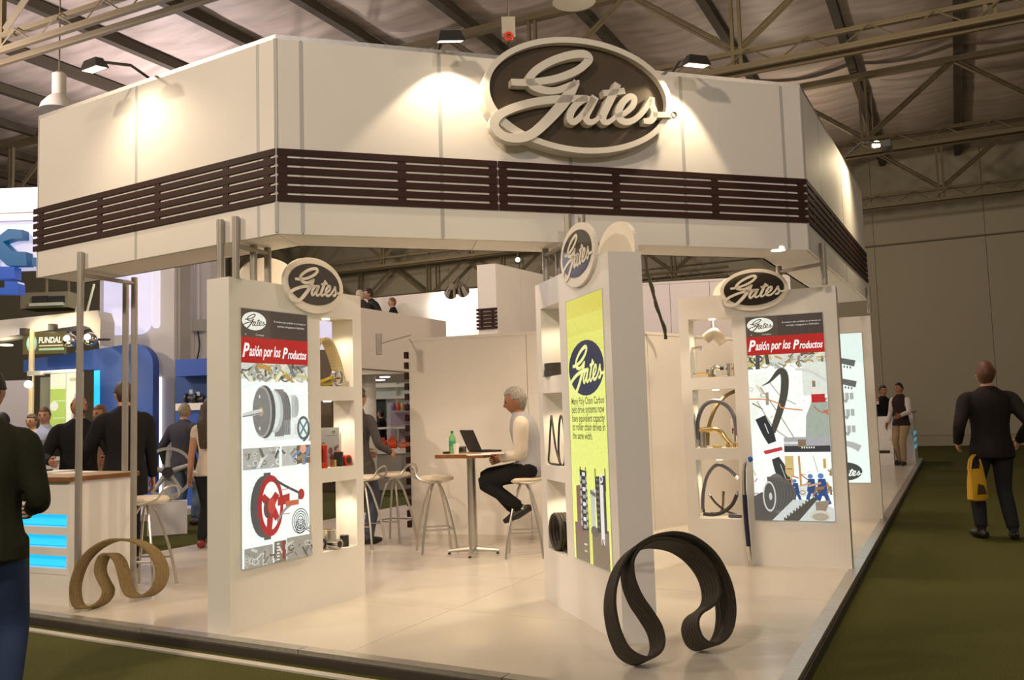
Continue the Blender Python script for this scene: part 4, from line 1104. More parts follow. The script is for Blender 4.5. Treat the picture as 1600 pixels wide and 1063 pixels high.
# middle niche: brochure and red rollers
nb = na[1]; p = inn_pt(pa, nb, .62, .62)
br = thing('brochure', 'upright white brochure with red rollers printed on it in the middle niche', 'brochure', p, pa.rz)
MB().box(-.115, .115, 0, .008, .0, .30).build('sheet', PAPER, br)
P = Print(.23, .30); P.rect(0, 0, 1, 1, (.8, .78, .72)); P.logo(.72, .12, .09, (.85, .83, .78), (.1, .09, .09)); P.rect(.35, .20, .9, .215, (.35, .3, .28))
for u, v, a in ((.2, .42, .06), (.3, .50, .07), (.25, .62, .12), (.55, .60, .11), (.8, .55, .07), (.62, .78, .12), (.9, .50, .05)):
    P.ell(u, v, a, a * 1.1, (.55, .05, .03)); P.ell(u - .02, v + .01, a * .6, a * .7, (.25, .12, .1))
P.build('front_print', PRINTD, br, (-.115, -.0005, .30))
def roller(label, fx, fy, r, h, m, m2=None, lay=False, nb=nb, pl=pa, cat='roller'):
    p = inn_pt(pl, nb, fx, fy); t = thing('roller', label, cat, p, pl.rz)
    if lay:
        MB().lathe([(0, -h / 2), (r, -h / 2), (r, h / 2), (0, h / 2)], 18, (0, 0, r), None, 'y').build('sleeve', m, t, smooth=True)
        MB().lathe([(0, -h / 2 - .004), (r * .6, -h / 2 - .004), (r * .6, -h / 2), (0, -h / 2)], 14, (0, 0, r), None, 'y').build('end_ring', m2 or DARKP, t)
    else:
        MB().lathe([(0, 0), (r, 0), (r, h), (0, h)], 18).build('sleeve', m, t, smooth=True)
        MB().lathe([(0, h), (r * .62, h), (r * .6, h + .006), (0, h + .006)], 14).build('end_ring', m2 or DARKP, t)
    return t
roller('black roller standing left of the brochure in the middle niche', .13, .5, .045, .16, DARKP, REDP)
roller('slim red roller between the black one and the brochure', .30, .35, .024, .17, REDP, BRASS)
roller('short red roller at the front left of the middle niche', .14, .12, .03, .045, REDP)
roller('small brass-coloured ring roller at the front of the middle niche', .47, .2, .026, .055, BRASS, DARKP)
roller('black roller standing just before the brochure', .66, .25, .036, .11, DARKP, REDP)
roller('red roller lying with its dark bore facing out, right of the black one', .86, .25, .042, .07, REDP, DARKP, True)
# bottom niche: metal bearings
nb3 = na[2]
roller('bright metal bearing sleeve standing in the bottom niche', .45, .5, .06, .14, SATIN, BRASS, False, nb3, cat='bearing')
roller('polished metal sleeve stacked low before the bright bearing', .42, .15, .04, .10, CHROME, DARKP, True, nb3, cat='bearing')
roller('dark ring bearing at the left end of the bottom niche', .12, .4, .05, .045, DARKP, SATIN, True, nb3, cat='bearing')
roller('small black block pulley at the right of the bottom niche', .80, .3, .035, .085, DARKP, SATIN, False, nb3, cat='bearing')
# right pillar niches: fittings and hoses
def fitting(label, nb, fx, fy, parts, cat='fitting'):
    p = inn_pt(pr_, nb, fx, fy); t = thing('pipe_fitting', label, cat, p, pr_.rz)
    for nm, pts, r, m in parts: MB().tube(cr(pts, 4) if len(pts) > 2 else pts, r, 10).build(nm, m, t, smooth=True)
    return t
nb = nr[0]
def nut(x, y, z, ax, r=.02, h=.025, m=CHROME): 
    d = {'x': (h, 0, 0), 'z': (0, 0, h)}[ax]; return ('hex_nut', [(x, y, z), (x + d[0], y + d[1], z + d[2])], r, m)
fitting('brass tee fitting lying at the left of the top niche', nb, .27, .4, [('pipe', [(-.09, 0, .035), (.08, 0, .035)], .014, BRASS), ('branch', [(.03, 0, .035), (.03, 0, .075)], .016, CHROME), nut(-.10, 0, .035, 'x', .024), nut(.07, 0, .035, 'x', .028, .03)])
fitting('chrome dome-headed elbow fitting in the middle of the top niche', nb, .55, .35, [('elbow', [(-.04, 0, .001), (-.035, 0, .05), (-.01, 0, .085), (.04, 0, .08)], .024, CHROME), ('base_flange', [(-.04, 0, .0), (-.04, 0, .025)], .036, BRASS), nut(.04, 0, .08, 'x', .018, .03, DARKP)])
fitting('cluster of chrome couplings at the right of the top niche', nb, .85, .4, [('coupling', [(0, 0, .0), (0, 0, .10)], .020, CHROME), ('coupling', [(.05, .02, 0), (.05, .02, .12)], .018, BRASS), nut(0, 0, .10, 'z', .028, .02), nut(0, 0, .06, 'z', .030, .02), nut(.05, .02, .07, 'z', .026, .02), ('coupling', [(-.05, -.03, .018), (-.01, -.03, .018)], .018, CHROME)])
zc = nb[3] - nb[2]
t = fitting('cream bent hose end hanging high in the top niche on a thread', nb, .58, .5, [('bend', [(-.10, 0, zc * .66), (-.03, 0, zc * .75), (.0, 0, zc * .74), (.06, 0, zc * .58)], .048, CREAM), ('thread', [(-.02, 0, zc * .74), (-.02, 0, zc - .001)], .002, PAPER)], 'hose')
t = fitting('small chrome nozzle fixed on the left cheek of the top niche', nb, .02, .5, [('stem', [(-.01, 0, zc * .52), (.05, 0, zc * .52)], .014, CHROME), ('tip', [(.05, 0, zc * .52), (.09, 0, zc * .50)], .020, CHROME)], 'nozzle')
nb = nr[1]; W_ = nb[1] - nb[0]; Hn = nb[3] - nb[2]
p = inn_pt(pr_, nb, 0, .3)
def hose(label, nb, fy, pts, r, m, ends=True):
    p = inn_pt(pr_, nb, 0, fy); t = thing('hose', label, 'hose', p, pr_.rz); w = nb[1] - nb[0]; h = nb[3] - nb[2]
    Q = cr([(x * w, y, z * h) for x, y, z in pts], 6); MB().tube(Q, r, 8).build('rubber_hose', m, t, smooth=True)
    if ends:
        for q0, q1 in ((Q[0], Q[2]), (Q[-1], Q[-3])): MB().tube([tuple(q0), tuple(q1)], r * 1.25, 8).build('end_fitting', CHROME, t, smooth=True)
    return t
hose('grey-blue hose arched high in the middle niche', nb, .3, [(.07, 0, .03), (.06, 0, .45), (.22, 0, .72), (.5, 0, .80), (.78, 0, .7), (.93, 0, .48), (.95, 0, .1)], .019, GREYHOSE)
hose('olive hose curving behind the arched grey-blue hose', nb, .72, [(.22, 0, .04), (.26, 0, .35), (.45, 0, .68), (.70, 0, .88), (.96, 0, .965)], .017, TANRUB, False)
fitting('brass bent pipe fitting lying in the middle niche', nb, .45, .35, [('pipe', [(-.14, 0, .16), (-.02, 0, .165), (.05, 0, .14), (.09, 0, .08), (.14, 0, .02)], .026, BRASS), ('collar', [(-.05, 0, .163), (-.02, 0, .163)], .034, BRASS), ('stand_pipe', [(-.11, .0, .0), (-.11, .0, .15)], .032, SATIN), ('ring', [(-.02, -.02, .015), (.06, -.02, .015)], .016, BRASS)])
fitting('pair of small brass caps at the right of the middle niche', nb, .84, .35, [('cap', [(-.03, 0, 0), (-.03, 0, .05)], .026, BRASS), ('cap', [(.03, 0, 0), (.03, 0, .04)], .024, BRASS), ('tip', [(-.03, 0, .05), (-.03, 0, .075)], .014, CHROME)])
p = inn_pt(pr_, nb, .88, .6)
cd = thing('hang_card', 'small white card printed with a red letter at the right of the middle niche', 'card', (p.x, p.y, p.z), pr_.rz)
MB().box(-.03, .04, 0, .004, .08, .26).build('card', PAPER, cd); P = Print(.06, .07); V_ = text_mesh('N'); P.text('N', .08, .95, .8, (.45, .05, .03), 0, .03); P.build('print', PRINTD, cd, (-.025, -.001, .19))
MB().tube([(0, .002, 0), (0, .002, .08)], .003, 5).build('stand', CHROME, cd)
nb = nr[2]
hose('grey hose bent in a wide arch in the bottom niche', nb, .3, [(.07, 0, .05), (.10, 0, .4), (.22, 0, .72), (.45, 0, .90), (.7, 0, .84), (.95, 0, .66)], .016, GREYHOSE)
hose('dark braided hose curving along the floor of the bottom niche', nb, .25, [(.02, 0, .07), (.3, 0, .055), (.55, 0, .10), (.78, 0, .24), (.92, 0, .46)], .017, DARKP)
hose('thin dark hose running across the bottom niche', nb, .6, [(.2, 0, .40), (.35, 0, .24), (.6, 0, .10), (.9, 0, .04)], .010, DARKP)
hose('short olive hose with an upright brass end in the bottom niche', nb, .75, [(.2, 0, .05), (.42, 0, .06), (.5, 0, .2), (.52, 0, .44)], .011, TANRUB)
coil('hose_coil', 'small grey hose coil lying at the right of the bottom niche', inn_pt(pr_, nb, .84, .5), pr_.rz, .07, .009, 2, GREYHOSE, True, cat='hose')
# ------------------------------------------------------------------ white meeting-room wall inside the stand
w0, w1 = at(644, 841, ZP), at(935, 845.5, ZP); w2 = at(1075, 820, ZP)
WH = 2.30
pw = Plane(w0.x, w0.y, az_of(w0, w1)); Lw = (Vector((w1.x, w1.y)) - Vector((w0.x, w0.y))).length
rw = thing('partition_wall', 'white partition wall behind the bistro table, slats on its left end', 'partition', (w0.x, w0.y, ZP), pw.rz)
us = [0, pw.uv(824, 600)[0], Lw]
for a, b in zip(us[:-1], us[1:]): piece('panel', PARTW, rw, a + .003, b - .003, 0, .05, .0, WH - .035)
piece('top_rail', PARTW, rw, 0, Lw, -.004, .054, WH - .034, WH)
piece('base_strip', mat('base_strip', (.6, .55, .47), .5), rw, 0, Lw, -.008, -.0005, 0, .05)
for k in range(17):
    z = .12 + k * .122
    piece('end_slat', WENGE, rw, -.05, -.004, -.02, .10, z, z + .075)
p2w = Plane(w1.x, w1.y, az_of(w1, w2))
rw2 = thing('partition_wall', 'white partition wall running back behind the yellow poster pillar', 'partition', (w1.x, w1.y, ZP), p2w.rz)
for k in range(4): piece('panel', PARTW, rw2, .02 + k * .98, .02 + (k + 1) * .98 - .006, 0, .05, 0, WH - .035)
piece('top_rail', PARTW, rw2, .02, 3.94, -.004, .054, WH - .034, WH)
tb = thing('wall_lamp', 'grey cylinder lamp on a thin arm reaching out from the white partition end', 'lamp', (0, 0, 0))
Pd = w0.y + .02
a_, b_ = atY(642, 524, Pd), atY(592, 538, Pd - .35)
MB().tube([a_, b_], .008, 6).build('arm', SATIN, tb)
MB().lathe([(.0, -.12), (.034, -.12), (.034, .12), (0, .12)], 12, b_).build('lamp_head', SATIN, tb, smooth=True)

# rear part of the stand's fascia
r0, r1, r2_ = at(745, 414.6, ZT), at(774, 411.8, ZT), at(846, 428.5, ZT)
rc = thing('rear_fascia', 'white rear fascia corner with dark slats, seen above the white partition', 'canopy')
def wallpiece(name, m, a, b, th, z0, z1, par):
    d = (Vector((b.x, b.y)) - Vector((a.x, a.y))).normalized(); n = Vector((-d.y, d.x)) * th
    return MB().prism([(a.x, a.y), (b.x, b.y), (b.x + n.x, b.y + n.y), (a.x + n.x, a.y + n.y)], z0, z1).build(name, m, par)
wallpiece('panel', FASC, r0, r1, .05, ZB - .6, ZT, rc); rm = r1.lerp(r2_, .52)
wallpiece('panel', FASC, r1, rm.lerp(r1, .01), .05, ZB - .6, ZT, rc); wallpiece('panel', FASC, rm, r1.lerp(r2_, 2.2), .05, ZB - .6, ZT, rc)
pb_ = Plane(r0.x, r0.y, az_of(r0, r1)); Lb = (r1 - r0).length
for k in range(6):
    z0 = SZ0 + k * pit
    q = [pb_.w(-.02, -.04, 0), pb_.w(Lb + .02, -.04, 0), pb_.w(Lb + .02, -.02, 0), pb_.w(-.02, -.02, 0)]
    MB().prism([(v.x, v.y) for v in q], z0, z0 + .042).build('slat', WENGE, rc)
for u in (.07, Lb - .07):
    q = [pb_.w(u - .02, -.02, 0), pb_.w(u + .02, -.02, 0), pb_.w(u + .02, -.001, 0), pb_.w(u - .02, -.001, 0)]
    MB().prism([(v.x, v.y) for v in q], SZ0, SZ1).build('batten', WENGE, rc)

# ------------------------------------------------------------------ neighbouring stands seen through this one
def slab(name, label, cat, pl, px0, py0, px1, py1, th, m, parent=None, off=0., z0=None, bevel=0):
    """upright slab whose front fills a pixel rectangle on plane pl"""
    a = pl.uv(px0, py0, off); b = pl.uv(px1, py1, off)
    u0, u1 = a[0], b[0]; za, zb = (b[1] if z0 is None else z0), a[1]
    if bevel:
        r = bevel; n = 6; pts = []
        for cx, cz, s in ((u1 - r, zb - r, 0), (u0 + r, zb - r, 1), (u0 + r, za + r, 2), (u1 - r, za + r, 3)):
            for k in range(n + 1):
                w = (s + k / n) * PI / 2; pts.append((cx + r * math.cos(w), cz + r * math.sin(w)))
        mb = MB().prism(pts, off, off + th, 'y')
    else: mb = MB().box(u0, u1, off, off + th, za, zb)
    if parent is not None: return mb.build(name, m, parent)
    o = mb.build(name, m, None, pl.o, pl.rz); return tag(o, label, cat)
def booth(name, label, cat, pl): return thing(name, label, cat, pl.o, pl.rz)
# lavender partition far behind on the right
a_ = atY(985, 447, 15.5); b_ = atY(1235, 450, 15.0)
pq = Plane(a_.x, a_.y, az_of(a_, b_)); lv = booth('tall_partition', 'tall lavender-white partition of panels behind the hose poster pillar', 'partition', pq)
Lq = (b_ - a_).length
for k in range(4): piece('panel', LAVW, lv, k * Lq / 4 + .004, (k + 1) * Lq / 4 - .004, 0, .05, 0, a_.z)
piece('top_rail', LAVW, lv, 0, Lq, -.01, .06, a_.z, a_.z + .04)
# cable bundle
cb = [atY(px, py, Y) for px, py, Y in ((1008, 398, 9.), (1012, 425, 9.4), (1018, 450, 9.8), (1027, 480, 10.2), (1037, 512, 10.4), (1041, 530, 10.45))]
tag(MB().tube(cr([tuple(p) for p in cb], 5), .018, 6).tube(cr([(p.x + .02 * (-1) ** i, p.y, p.z) for i, p in enumerate(cb)], 5), .011, 5).build('cable_bundle', mat('dark_cable', (.05, .045, .025), .6), smooth=True), 'dark cable bundle sagging from the fascia beside the yellow poster pillar', 'cable')

# gallery with a parapet, column, windows and display counter below
pg = Plane(atY(560, 600, 16.5).x, 16.5, 84)
gl = booth('gallery', 'cream gallery parapet on a round column behind the bistro table', 'gallery', pg)
q = [pg.uv(520, 474), pg.uv(697, 502), pg.uv(697, 560), pg.uv(640, 581), pg.uv(520, 572)]
MB().prism([(u, z) for u, z in reversed(q)], 0, .12, 'y').build('parapet', mat('parapet_cream', (.52, .46, .39), .6), gl)
a_ = pg.uv(520, 578); b_ = pg.uv(645, 583)
MB().box(a_[0], b_[0], .12, 4.5, b_[1], b_[1] + .12).build('gallery_slab', PARTW, gl)
GALZ = b_[1] + .12
for px, dy in ((601, 1.2), (594, 2.6)):
    u = pg.uv(px, 575, dy)[0]; MB().lathe([(.10, 0), (.10, .02)], 14, (u, dy, b_[1] - .015), LAMPWHITE).build('downlight', None, gl)
u = pg.uv(574, 640, .9)[0]; MB().lathe([(.17, 0), (.17, b_[1])], 24, (u, .9, 0)).build('column', PARTW, gl, smooth=True)
pwn = Plane(atY(560, 600, 24).x, 24, 86)
wn = booth('glazed_wall', 'pale green glazed wall with white frames under the gallery', 'window wall', pwn)
GP = mat('pale_green_pane', (.42, .50, .43), .15, spec=.7); FR = mat('pale_frame', (.62, .62, .52), .5)
for px in (580, 618.5, 645): slab('frame_post', '', '', pwn, px, 560, px + 3.2, 700, .1, FR, wn, -.05, 0.)
for py in (578, 602, 620, 662): slab('frame_rail', '', '', pwn, 576, py, 650, py + 2.4, .1, FR, wn, -.05)
for a, b in ((583, 619), (622, 645)):
    for c, d in ((580, 602), (604, 620), (622, 700)): slab('pane', '', '', pwn, a, c, b, d, .02, GP, wn, .02)
slab('room_shade_sheet', '', '', pwn, 588, 624, 603, 660, .01, mat('room_shade', (.03, .045, .035), .6), wn, .0)  # solid dark sheet, its colour standing in for the shaded room behind
pdc = Plane(atY(575, 700, 18.5).x, 18.5, 88)
dc = booth('display_counter', 'low grey-fronted display counter carrying red motors under the gallery', 'counter', pdc)
slab('front', '', '', pdc, 560, 708, 655, 752, .5, mat('warm_grey_panel', (.36, .33, .28), .5), dc, 0, 0.)
slab('top', '', '', pdc, 558, 703.5, 657, 708, .6, WHITE, dc, -.04)
ztop = pdc.uv(600, 703.5)[1]
def motor(px, w, label, col):
    u = pdc.uv(px, 700)[0]; p = pdc.w(u, .2, ztop); t = thing('motor', label, 'motor', p, pdc.rz)
    MB().lathe([(0, -.09), (w * .5, -.09), (w * .5, .08), (w * .3, .095), (0, .095)], 14, (0, 0, w * .55), None, 'x').build('housing', col, t, smooth=True)
    MB().box(-.07, .07, -w * .4, w * .4, 0, .03).build('foot', col, t); MB().box(-.05, .05, -.05, .05, w * 1.0, w * 1.0 + .06).build('terminal_box', col, t)
    MB().lathe([(0, .095), (.02, .095), (.02, .13), (0, .13)], 8, (0, 0, w * .55), None, 'x').build('shaft', SATIN, t)
RED2 = mat('motor_orange_red', (.62, .08, .02), .4); PINK2 = mat('motor_pale_red', (.55, .18, .10), .5)
motor(596, .19, 'orange-red motor at the left end of the grey display counter', RED2)
motor(612, .21, 'largest orange-red motor in the middle of the grey display counter', RED2)
motor(630, .13, 'small pale red motor right of the largest one on the grey counter', PINK2)
motor(640, .16, 'pale red motor partly behind the white partition end', PINK2)
# tall white table and stools behind
pt_ = atY(622, 700, 20.5)
tt = thing('high_table', 'tall white table with a thin post behind the red motors', 'table', (pt_.x, pt_.y, 0))
MB().lathe([(.45, 1.22), (.45, 1.26)], 24).build('top', WHITE, tt); MB().lathe([(.05, 0), (.05, 1.22)], 12).build('post', SATIN, tt); MB().lathe([(.3, 0), (.3, .03)], 18).build('base', SATIN, tt)
for px, lb in ((598, 'white round stool left of the tall white table'), (640, 'white round stool right of the tall white table')):
    p = atY(px, 700, 20.3); t = thing('round_stool', lb, 'stool', (p.x, p.y, 0), 0, None)
    MB().lathe([(.0, .90), (.24, .90), (.25, .93), (0, .95)], 18).build('seat', WHITE, t); MB().lathe([(.03, 0), (.03, .9)], 10).build('post', SATIN, t); MB().lathe([(.22, 0), (.2, .03)], 16).build('base', SATIN, t)
pv = Plane(atY(600, 700, 22).x, 22, 90)
vt = booth('glass_showcase', 'tall glass showcase with pink and violet goods under the gallery', 'showcase', pv)
slab('ramp_panel', '', '', pv, 604, 655, 612, 705, .05, LAVW, vt, 0, 0.)
for py in (642, 664): slab('shelf', '', '', pv, 612, py, 650, py + 1.5, .4, WHITE, vt, 0)
slab('back_panel', '', '', pv, 610, 632, 652, 705, .03, mat('pink_lilac', (.45, .33, .40), .6), vt, .42, 0.)
slab('front_glass', '', '', pv, 610, 632, 652, 705, .01, GLASS, vt, -.02, 0.)
for i, px in enumerate((615, 622, 629, 636, 643)):
    a = pv.uv(px, 642, .1); MB().lathe([(.05, a[1]), (.06, a[1] + .1), (.03, a[1] + .2)], 8, (a[0], .12, 0)).build('goods', (mat('violet', (.25, .12, .35), .4), RED2, mat('amber', (.6, .35, .1), .3))[i % 3], vt)
# lavender light wall and brown pilaster glimpsed through the pillar niches
plv = Plane(atY(500, 600, 18.6).x, 18.6, 92)
lw = booth('light_wall', 'lit lavender panel on a brown pilaster glimpsed through the left pillar niches', 'panel', plv)
slab('lit_panel', '', '', plv, 470, 436, 521, 546, .1, LAVLIT, lw, 0)
slab('pilaster', '', '', plv, 492, 547, 519, 745, .3, mat('brown_pilaster', (.22, .16, .11), .6), lw, 0, 0.)
slab('back_panel', '', '', plv, 440, 547, 560, 740, .1, PARTW, lw, .35, 0.)
# white floodlit partition with two chrome floodlights
pfw = Plane(atY(622, 460, 18).x, 18, 86)
fw = booth('floodlit_wall', 'white partition brightly lit by two chrome floodlights, behind the gallery', 'partition', pfw)
q = [pfw.uv(560, 468), pfw.uv(760, 449), pfw.uv(760, 560), pfw.uv(560, 560)]
MB().prism([(u, z) for u, z in reversed(q)], 0, .08, 'y').build('panel', PARTW, fw)
tgt = pfw.w(*[pfw.uv(716, 480)[0], 0, pfw.uv(716, 480)[1]])
for px, py, lb in ((705, 455, 'left chrome floodlight shining on the white partition'), (722, 452, 'right chrome floodlight shining on the white partition')):
    p = atY(px, py, 17.2); t = thing('chrome_floodlight', lb, 'floodlight', p)
    dv = (tgt + Vector(((px - 713) * .03, 0, -.1)) - p).normalized()
    b = MB(); b.tube([p * 0 - dv * .18, dv * .10], [.07, .13], 14); b.build('housing', CHROME, t, smooth=True)
    MB().tube([dv * .101, dv * .106], .118, 14).build('lens', LAMPWHITE, t)
    MB().tube([(0, 0, 0), (.1, .75, .35)], .012, 6).build('arm', CHROME, t)
    lamp('floodlight_beam', 'SPOT', p + dv * .14, 55, (1, .97, .86), tgt, .08, 95, .7)

# ------------------------------------------------------------------ blue and white booth on the left
pt2 = Plane(atY(200, 600, 16.0).x, 16.0, 92)
tw2 = booth('white_tower', 'white tower with rounded lit lavender panels in the blue booth', 'booth', pt2)
slab('body', '', '', pt2, 157, 330, 272, 800, .9, BOOTHW, tw2, 0, 0.)
slab('side_strip', '', '', pt2, 272.6, 330, 281, 800, .5, mat('booth_grey', (.46, .44, .44), .5), tw2, .1, 0.)
slab('lit_panel', '', '', pt2, 163, 330, 237, 522, .03, LAVLIT, tw2, -.03, None, .22)
slab('lit_return', '', '', pt2, 238.5, 330, 250, 513, .03, LAVLIT2, tw2, -.03, None, .06)
slab('light_strip', '', '', pt2, 239, 590, 251, 800, .04, STRIPLIT, tw2, -.04, .15)
pt3 = Plane(atY(300, 600, 17.).x, 17., 92)
tw3 = booth('white_tower', 'second white tower with a narrow lit recess, right of the large lit one', 'booth', pt3)
slab('body', '', '', pt3, 281.5, 330, 330, 800, .8, BOOTHW, tw3, 0, 0.)
slab('lit_panel', '', '', pt3, 281.5, 330, 293, 518, .03, LAVLIT, tw3, -.03, None, .05)
for px, lb in ((294.5, 'left vertical grey conduit on the second white tower'), (308.5, 'right vertical grey conduit on the second white tower')):
    a = pt3.uv(px, 330, -.15); b = pt3.uv(px, 500, -.15); p = pt3.w(a[0], -.15, 0); t = thing('conduit', lb, 'pipe', p)
    MB().lathe([(.045, b[1]), (.045, a[1] + .3)], 10).build('pipe', mat('pale_pipe', (.62, .62, .68), .4), t); MB().box(-.14, .14, -.08, .08, b[1] - .22, b[1]).build('junction_box', mat('box_grey', (.5, .5, .5), .5), t)
    MB().tube(cr([(0, 0, b[1] - .2), (.04, -.02, b[1] - .5), (-.03, 0, b[1] - .9), (.0, 0, b[1] - 1.3)], 5), .015, 6).build('cable', DARKP, t)
par_ = Plane(atY(160, 600, 15.4).x, 15.4, 92)
ar = booth('blue_arch', 'royal blue booth arch with a rounded shoulder behind the man in the dark suit', 'booth', par_)
q0, q1 = par_.uv(90, 557), par_.uv(239, 536); zl = par_.uv(150, 578)[1]; u150 = par_.uv(152, 600)[0]; r = .36
pts = [(q0[0] - .6, zl), (u150, zl), (u150, 0), (q1[0], 0)] + [(q1[0] - r + r * math.cos(w), q1[1] - r + r * math.sin(w)) for w in np.linspace(0, PI / 2, 9)] + [(q0[0] - .6, q0[1] - .05)]
MB().prism(pts, 0, .25, 'y').build('arch', BLUEW, ar)
slab('cyan_edge', '', '', par_, 147, 579, 154, 780, .05, CYANLIT, ar, -.02, .1)
# right hand blue shelving
pbs = Plane(atY(290, 600, 15.2).x, 15.2, 94)
bs2 = booth('blue_shelf_unit', 'blue shelf unit with a white shelf behind the grey-haired man in jeans', 'shelf', pbs)
slab('back', '', '', pbs, 274, 562, 340, 720, .04, mat('deep_blue', (.02, .07, .26), .5), bs2, .35, 0.)
slab('header', '', '', pbs, 274, 562, 340, 586, .40, BLUEW, bs2, 0); slab('shelf', '', '', pbs, 274, 631, 340, 640, .40, WHITE, bs2, 0)
slab('lower_panel', '', '', pbs, 274, 641, 340, 790, .3, BLUEW, bs2, .04, 0.)
for i, (px, w) in enumerate(((299, .09), (310, .07))):
    a = pbs.uv(px, 631, .15); p = pbs.w(a[0], .15, a[1]); t = thing('shelf_device', ('dark spool-shaped device on the white shelf of the blue unit', 'small dark cylinder at the right of the white shelf')[i], 'device', p, pbs.rz)
    MB().lathe([(0, -.10), (w, -.10), (w, -.07), (w * .6, -.06), (w * .6, .06), (w, .07), (w, .10), (0, .10)], 14, (0, 0, w), None, 'x').build('spool', DARKP, t, smooth=True); MB().box(-.03, .03, -.02, .02, w * 1.9, w * 1.9 + .07).build('bracket', ALUD, t)
bp2 = booth('booth_plinth', 'low white floor plinth under the blue booth on the green carpet', 'platform', Plane(*at(225, 815, .0).xy, AR))
MB().box(0, 2.4, 0, 1.2, 0, .10).build('deck', BOOTHW, bp2)
# grey spoked wheel on a white stand
p = atY(262, 760, 12.3); t = thing('spoked_wheel', 'grey spoked wheel on a white pedestal behind the bar stool', 'wheel', (p.x, p.y, 0), .35)
MB().lathe([(.30, -.03), (.34, -.03), (.34, .03), (.30, .03), (.30, -.03)], 32, (0, 0, .82), None, 'y').build('rim', ALUD, t, smooth=True)
for k in range(5):
    a = k * 2 * PI / 5 + .3; MB().tube([(0, 0, .82), (.31 * math.cos(a), 0, .82 + .31 * math.sin(a))], [.04, .025], 8).build('spoke', ALUD, t)
MB().lathe([(0, -.10), (.07, -.10), (.08, .06), (0, .06)], 16, (0, 0, .82), None, 'y').build('hub', DARKP, t, smooth=True)
MB().box(-.25, .25, -.2, .2, 0, .42).build('pedestal', BOOTHW, t); MB().box(-.04, .04, .04, .09, .42, .80).build('bracket', ALUD, t)
# sign beam with lettering, lamps
pfb = Plane(atY(60, 520, 15.).x, 15., 92)
fb = booth('sign_beam', 'cream beam with a dark lettered sign board and two chrome lamps at left', 'sign', pfb)
q = [pfb.uv(-60, 507), pfb.uv(-60, 540), pfb.uv(10, 526), pfb.uv(128, 508)] + [pfb.uv(*v) for v in ((140, 512), (150, 524), (156, 540), (157, 500), (152, 485), (128, 487))]
MB().prism([(u, z) for u, z in q], 0, .5, 'y').build('beam', PARTW, fb)
a = pfb.uv(36, 520, -.1); b = pfb.uv(104, 552, -.1)
sb = MB().box(a[0], b[0], -.1, -.02, b[1], a[1]).build('sign_board', mat('olive_board', (.11, .085, .03), .5), fb)
P = Print(b[0] - a[0], a[1] - b[1]); P.rect(0, 0, 1, 1, (.10, .08, .03)); P.ell(.20, .5, .12, .20, (.25, .55, .42)); P.ell(.19, .46, .09, .14, (.6, .8, .68)); P.text('F', .145, .66, .09, (.95, .95, .8), .1, .03, 1.0)
P.text('FUNDAL', .36, .50, .52, (1., .95, .72), .15, .03, 1.35); P.rect(.37, .60, .92, .66, (.6, .5, .3)); P.rect(.37, .74, .94, .84, (.35, .5, .3))
P.build('lettering', PRINT, sb, (a[0], -.1005, a[1]))
for px, py in ((38, 519), (82, 512)):
    u, z = pfb.uv(px, py, -.2); MB().box(u - .05, u + .05, -.25, -.12, z - .05, z + .06).build('spot_bracket', DARKP, fb)
    lamp('sign_spot', 'SPOT', pfb.w(u + .2, -.5, z + .12), 14, (1, .82, .5), pfb.w(u + .3, 0, z - .1), .04, 100, .6)
u, z = pfb.uv(13, 528, .25); MB().lathe([(.1, z - .14), (.1, z - .12)], 12, (u, .2, 0), LAMPLIT).build('downlight', None, fb)
for px, py, lb in ((109, 532, 'left chrome ball lamp beside the dark lettered sign board'), (141, 530, 'right chrome ball lamp beside the dark lettered sign board')):
    p = atY(px, py, 14.6); t = thing('ball_lamp', lb, 'lamp', p)
    MB().ball((0, 0, 0), .115, 16).build('globe', CHROME, t, smooth=True); MB().lathe([(0, -.120), (.045, -.112), (.055, -.10)], 14, (0, 0, .02), LAMPWHITE, 'y').build('lens', None, t)
    MB().tube([(0, .1, 0), (0, .7, .05)], .02, 6).build('arm', DARKP, t)
# banners, lamp rail, desk and wall
pbn = Plane(atY(100, 640, 14.8).x, 14.8, 93)
for (a, b, cols, lb) in ((79, 101, 0, 'narrow green and white banner left of the grey mountain banner'), (104, 128, 1, 'pale banner with a grey-blue mountain shape beside the green one')):
    t = booth('banner', lb, 'banner', pbn); q0 = pbn.uv(a, 582); q1 = pbn.uv(b, 760)
    MB().box(q0[0], q1[0], 0, .03, max(q1[1], .1), q0[1]).build('board', PAPER, t)
    P = Print(q1[0] - q0[0], q0[1] - max(q1[1], .1)); P.rect(0, 0, 1, 1, (.85, .82, .62))
    if cols == 0:
        P.rect(.0, .12, 1, .62, (.42, .55, .12)); P.rect(0, .12, 1, .15, (.75, .8, .5)); P.ell(.25, .30, .28, .3, (.75, .72, .62)); P.rect(.2, .25, 1, .26, (.62, .7, .35)); P.rect(.2, .4, 1, .41, (.6, .7, .3))
    else:
        P.poly([(.3, .9), (.32, .35), (.5, .2), (.62, .18), (.9, .4), (1, .9)], (.45, .48, .52)); P.poly([(.3, .9), (.35, .55), (1, .6), (1, .9)], (.16, .33, .5)); P.rect(.2, .05, .6, .08, (.6, .5, .3))
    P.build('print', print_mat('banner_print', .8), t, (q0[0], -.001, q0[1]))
a_, b_ = atY(57, 583, 14.3), atY(126, 579, 14.3)
tag(MB().tube([a_, b_], .03, 8).box(a_.x - .12, a_.x + .1, a_.y - .06, a_.y + .06, a_.z - .04, a_.z + .03).build('lamp_rail', ALU), 'thin white lamp rail over the green banner', 'lamp')
lamp('banner_light', 'AREA', (b_.x - .3, b_.y - .3, b_.z - .05), 14, (1, .92, .65), pbn.w(pbn.uv(100, 620)[0], 0, pbn.uv(100, 620)[1]), .5)
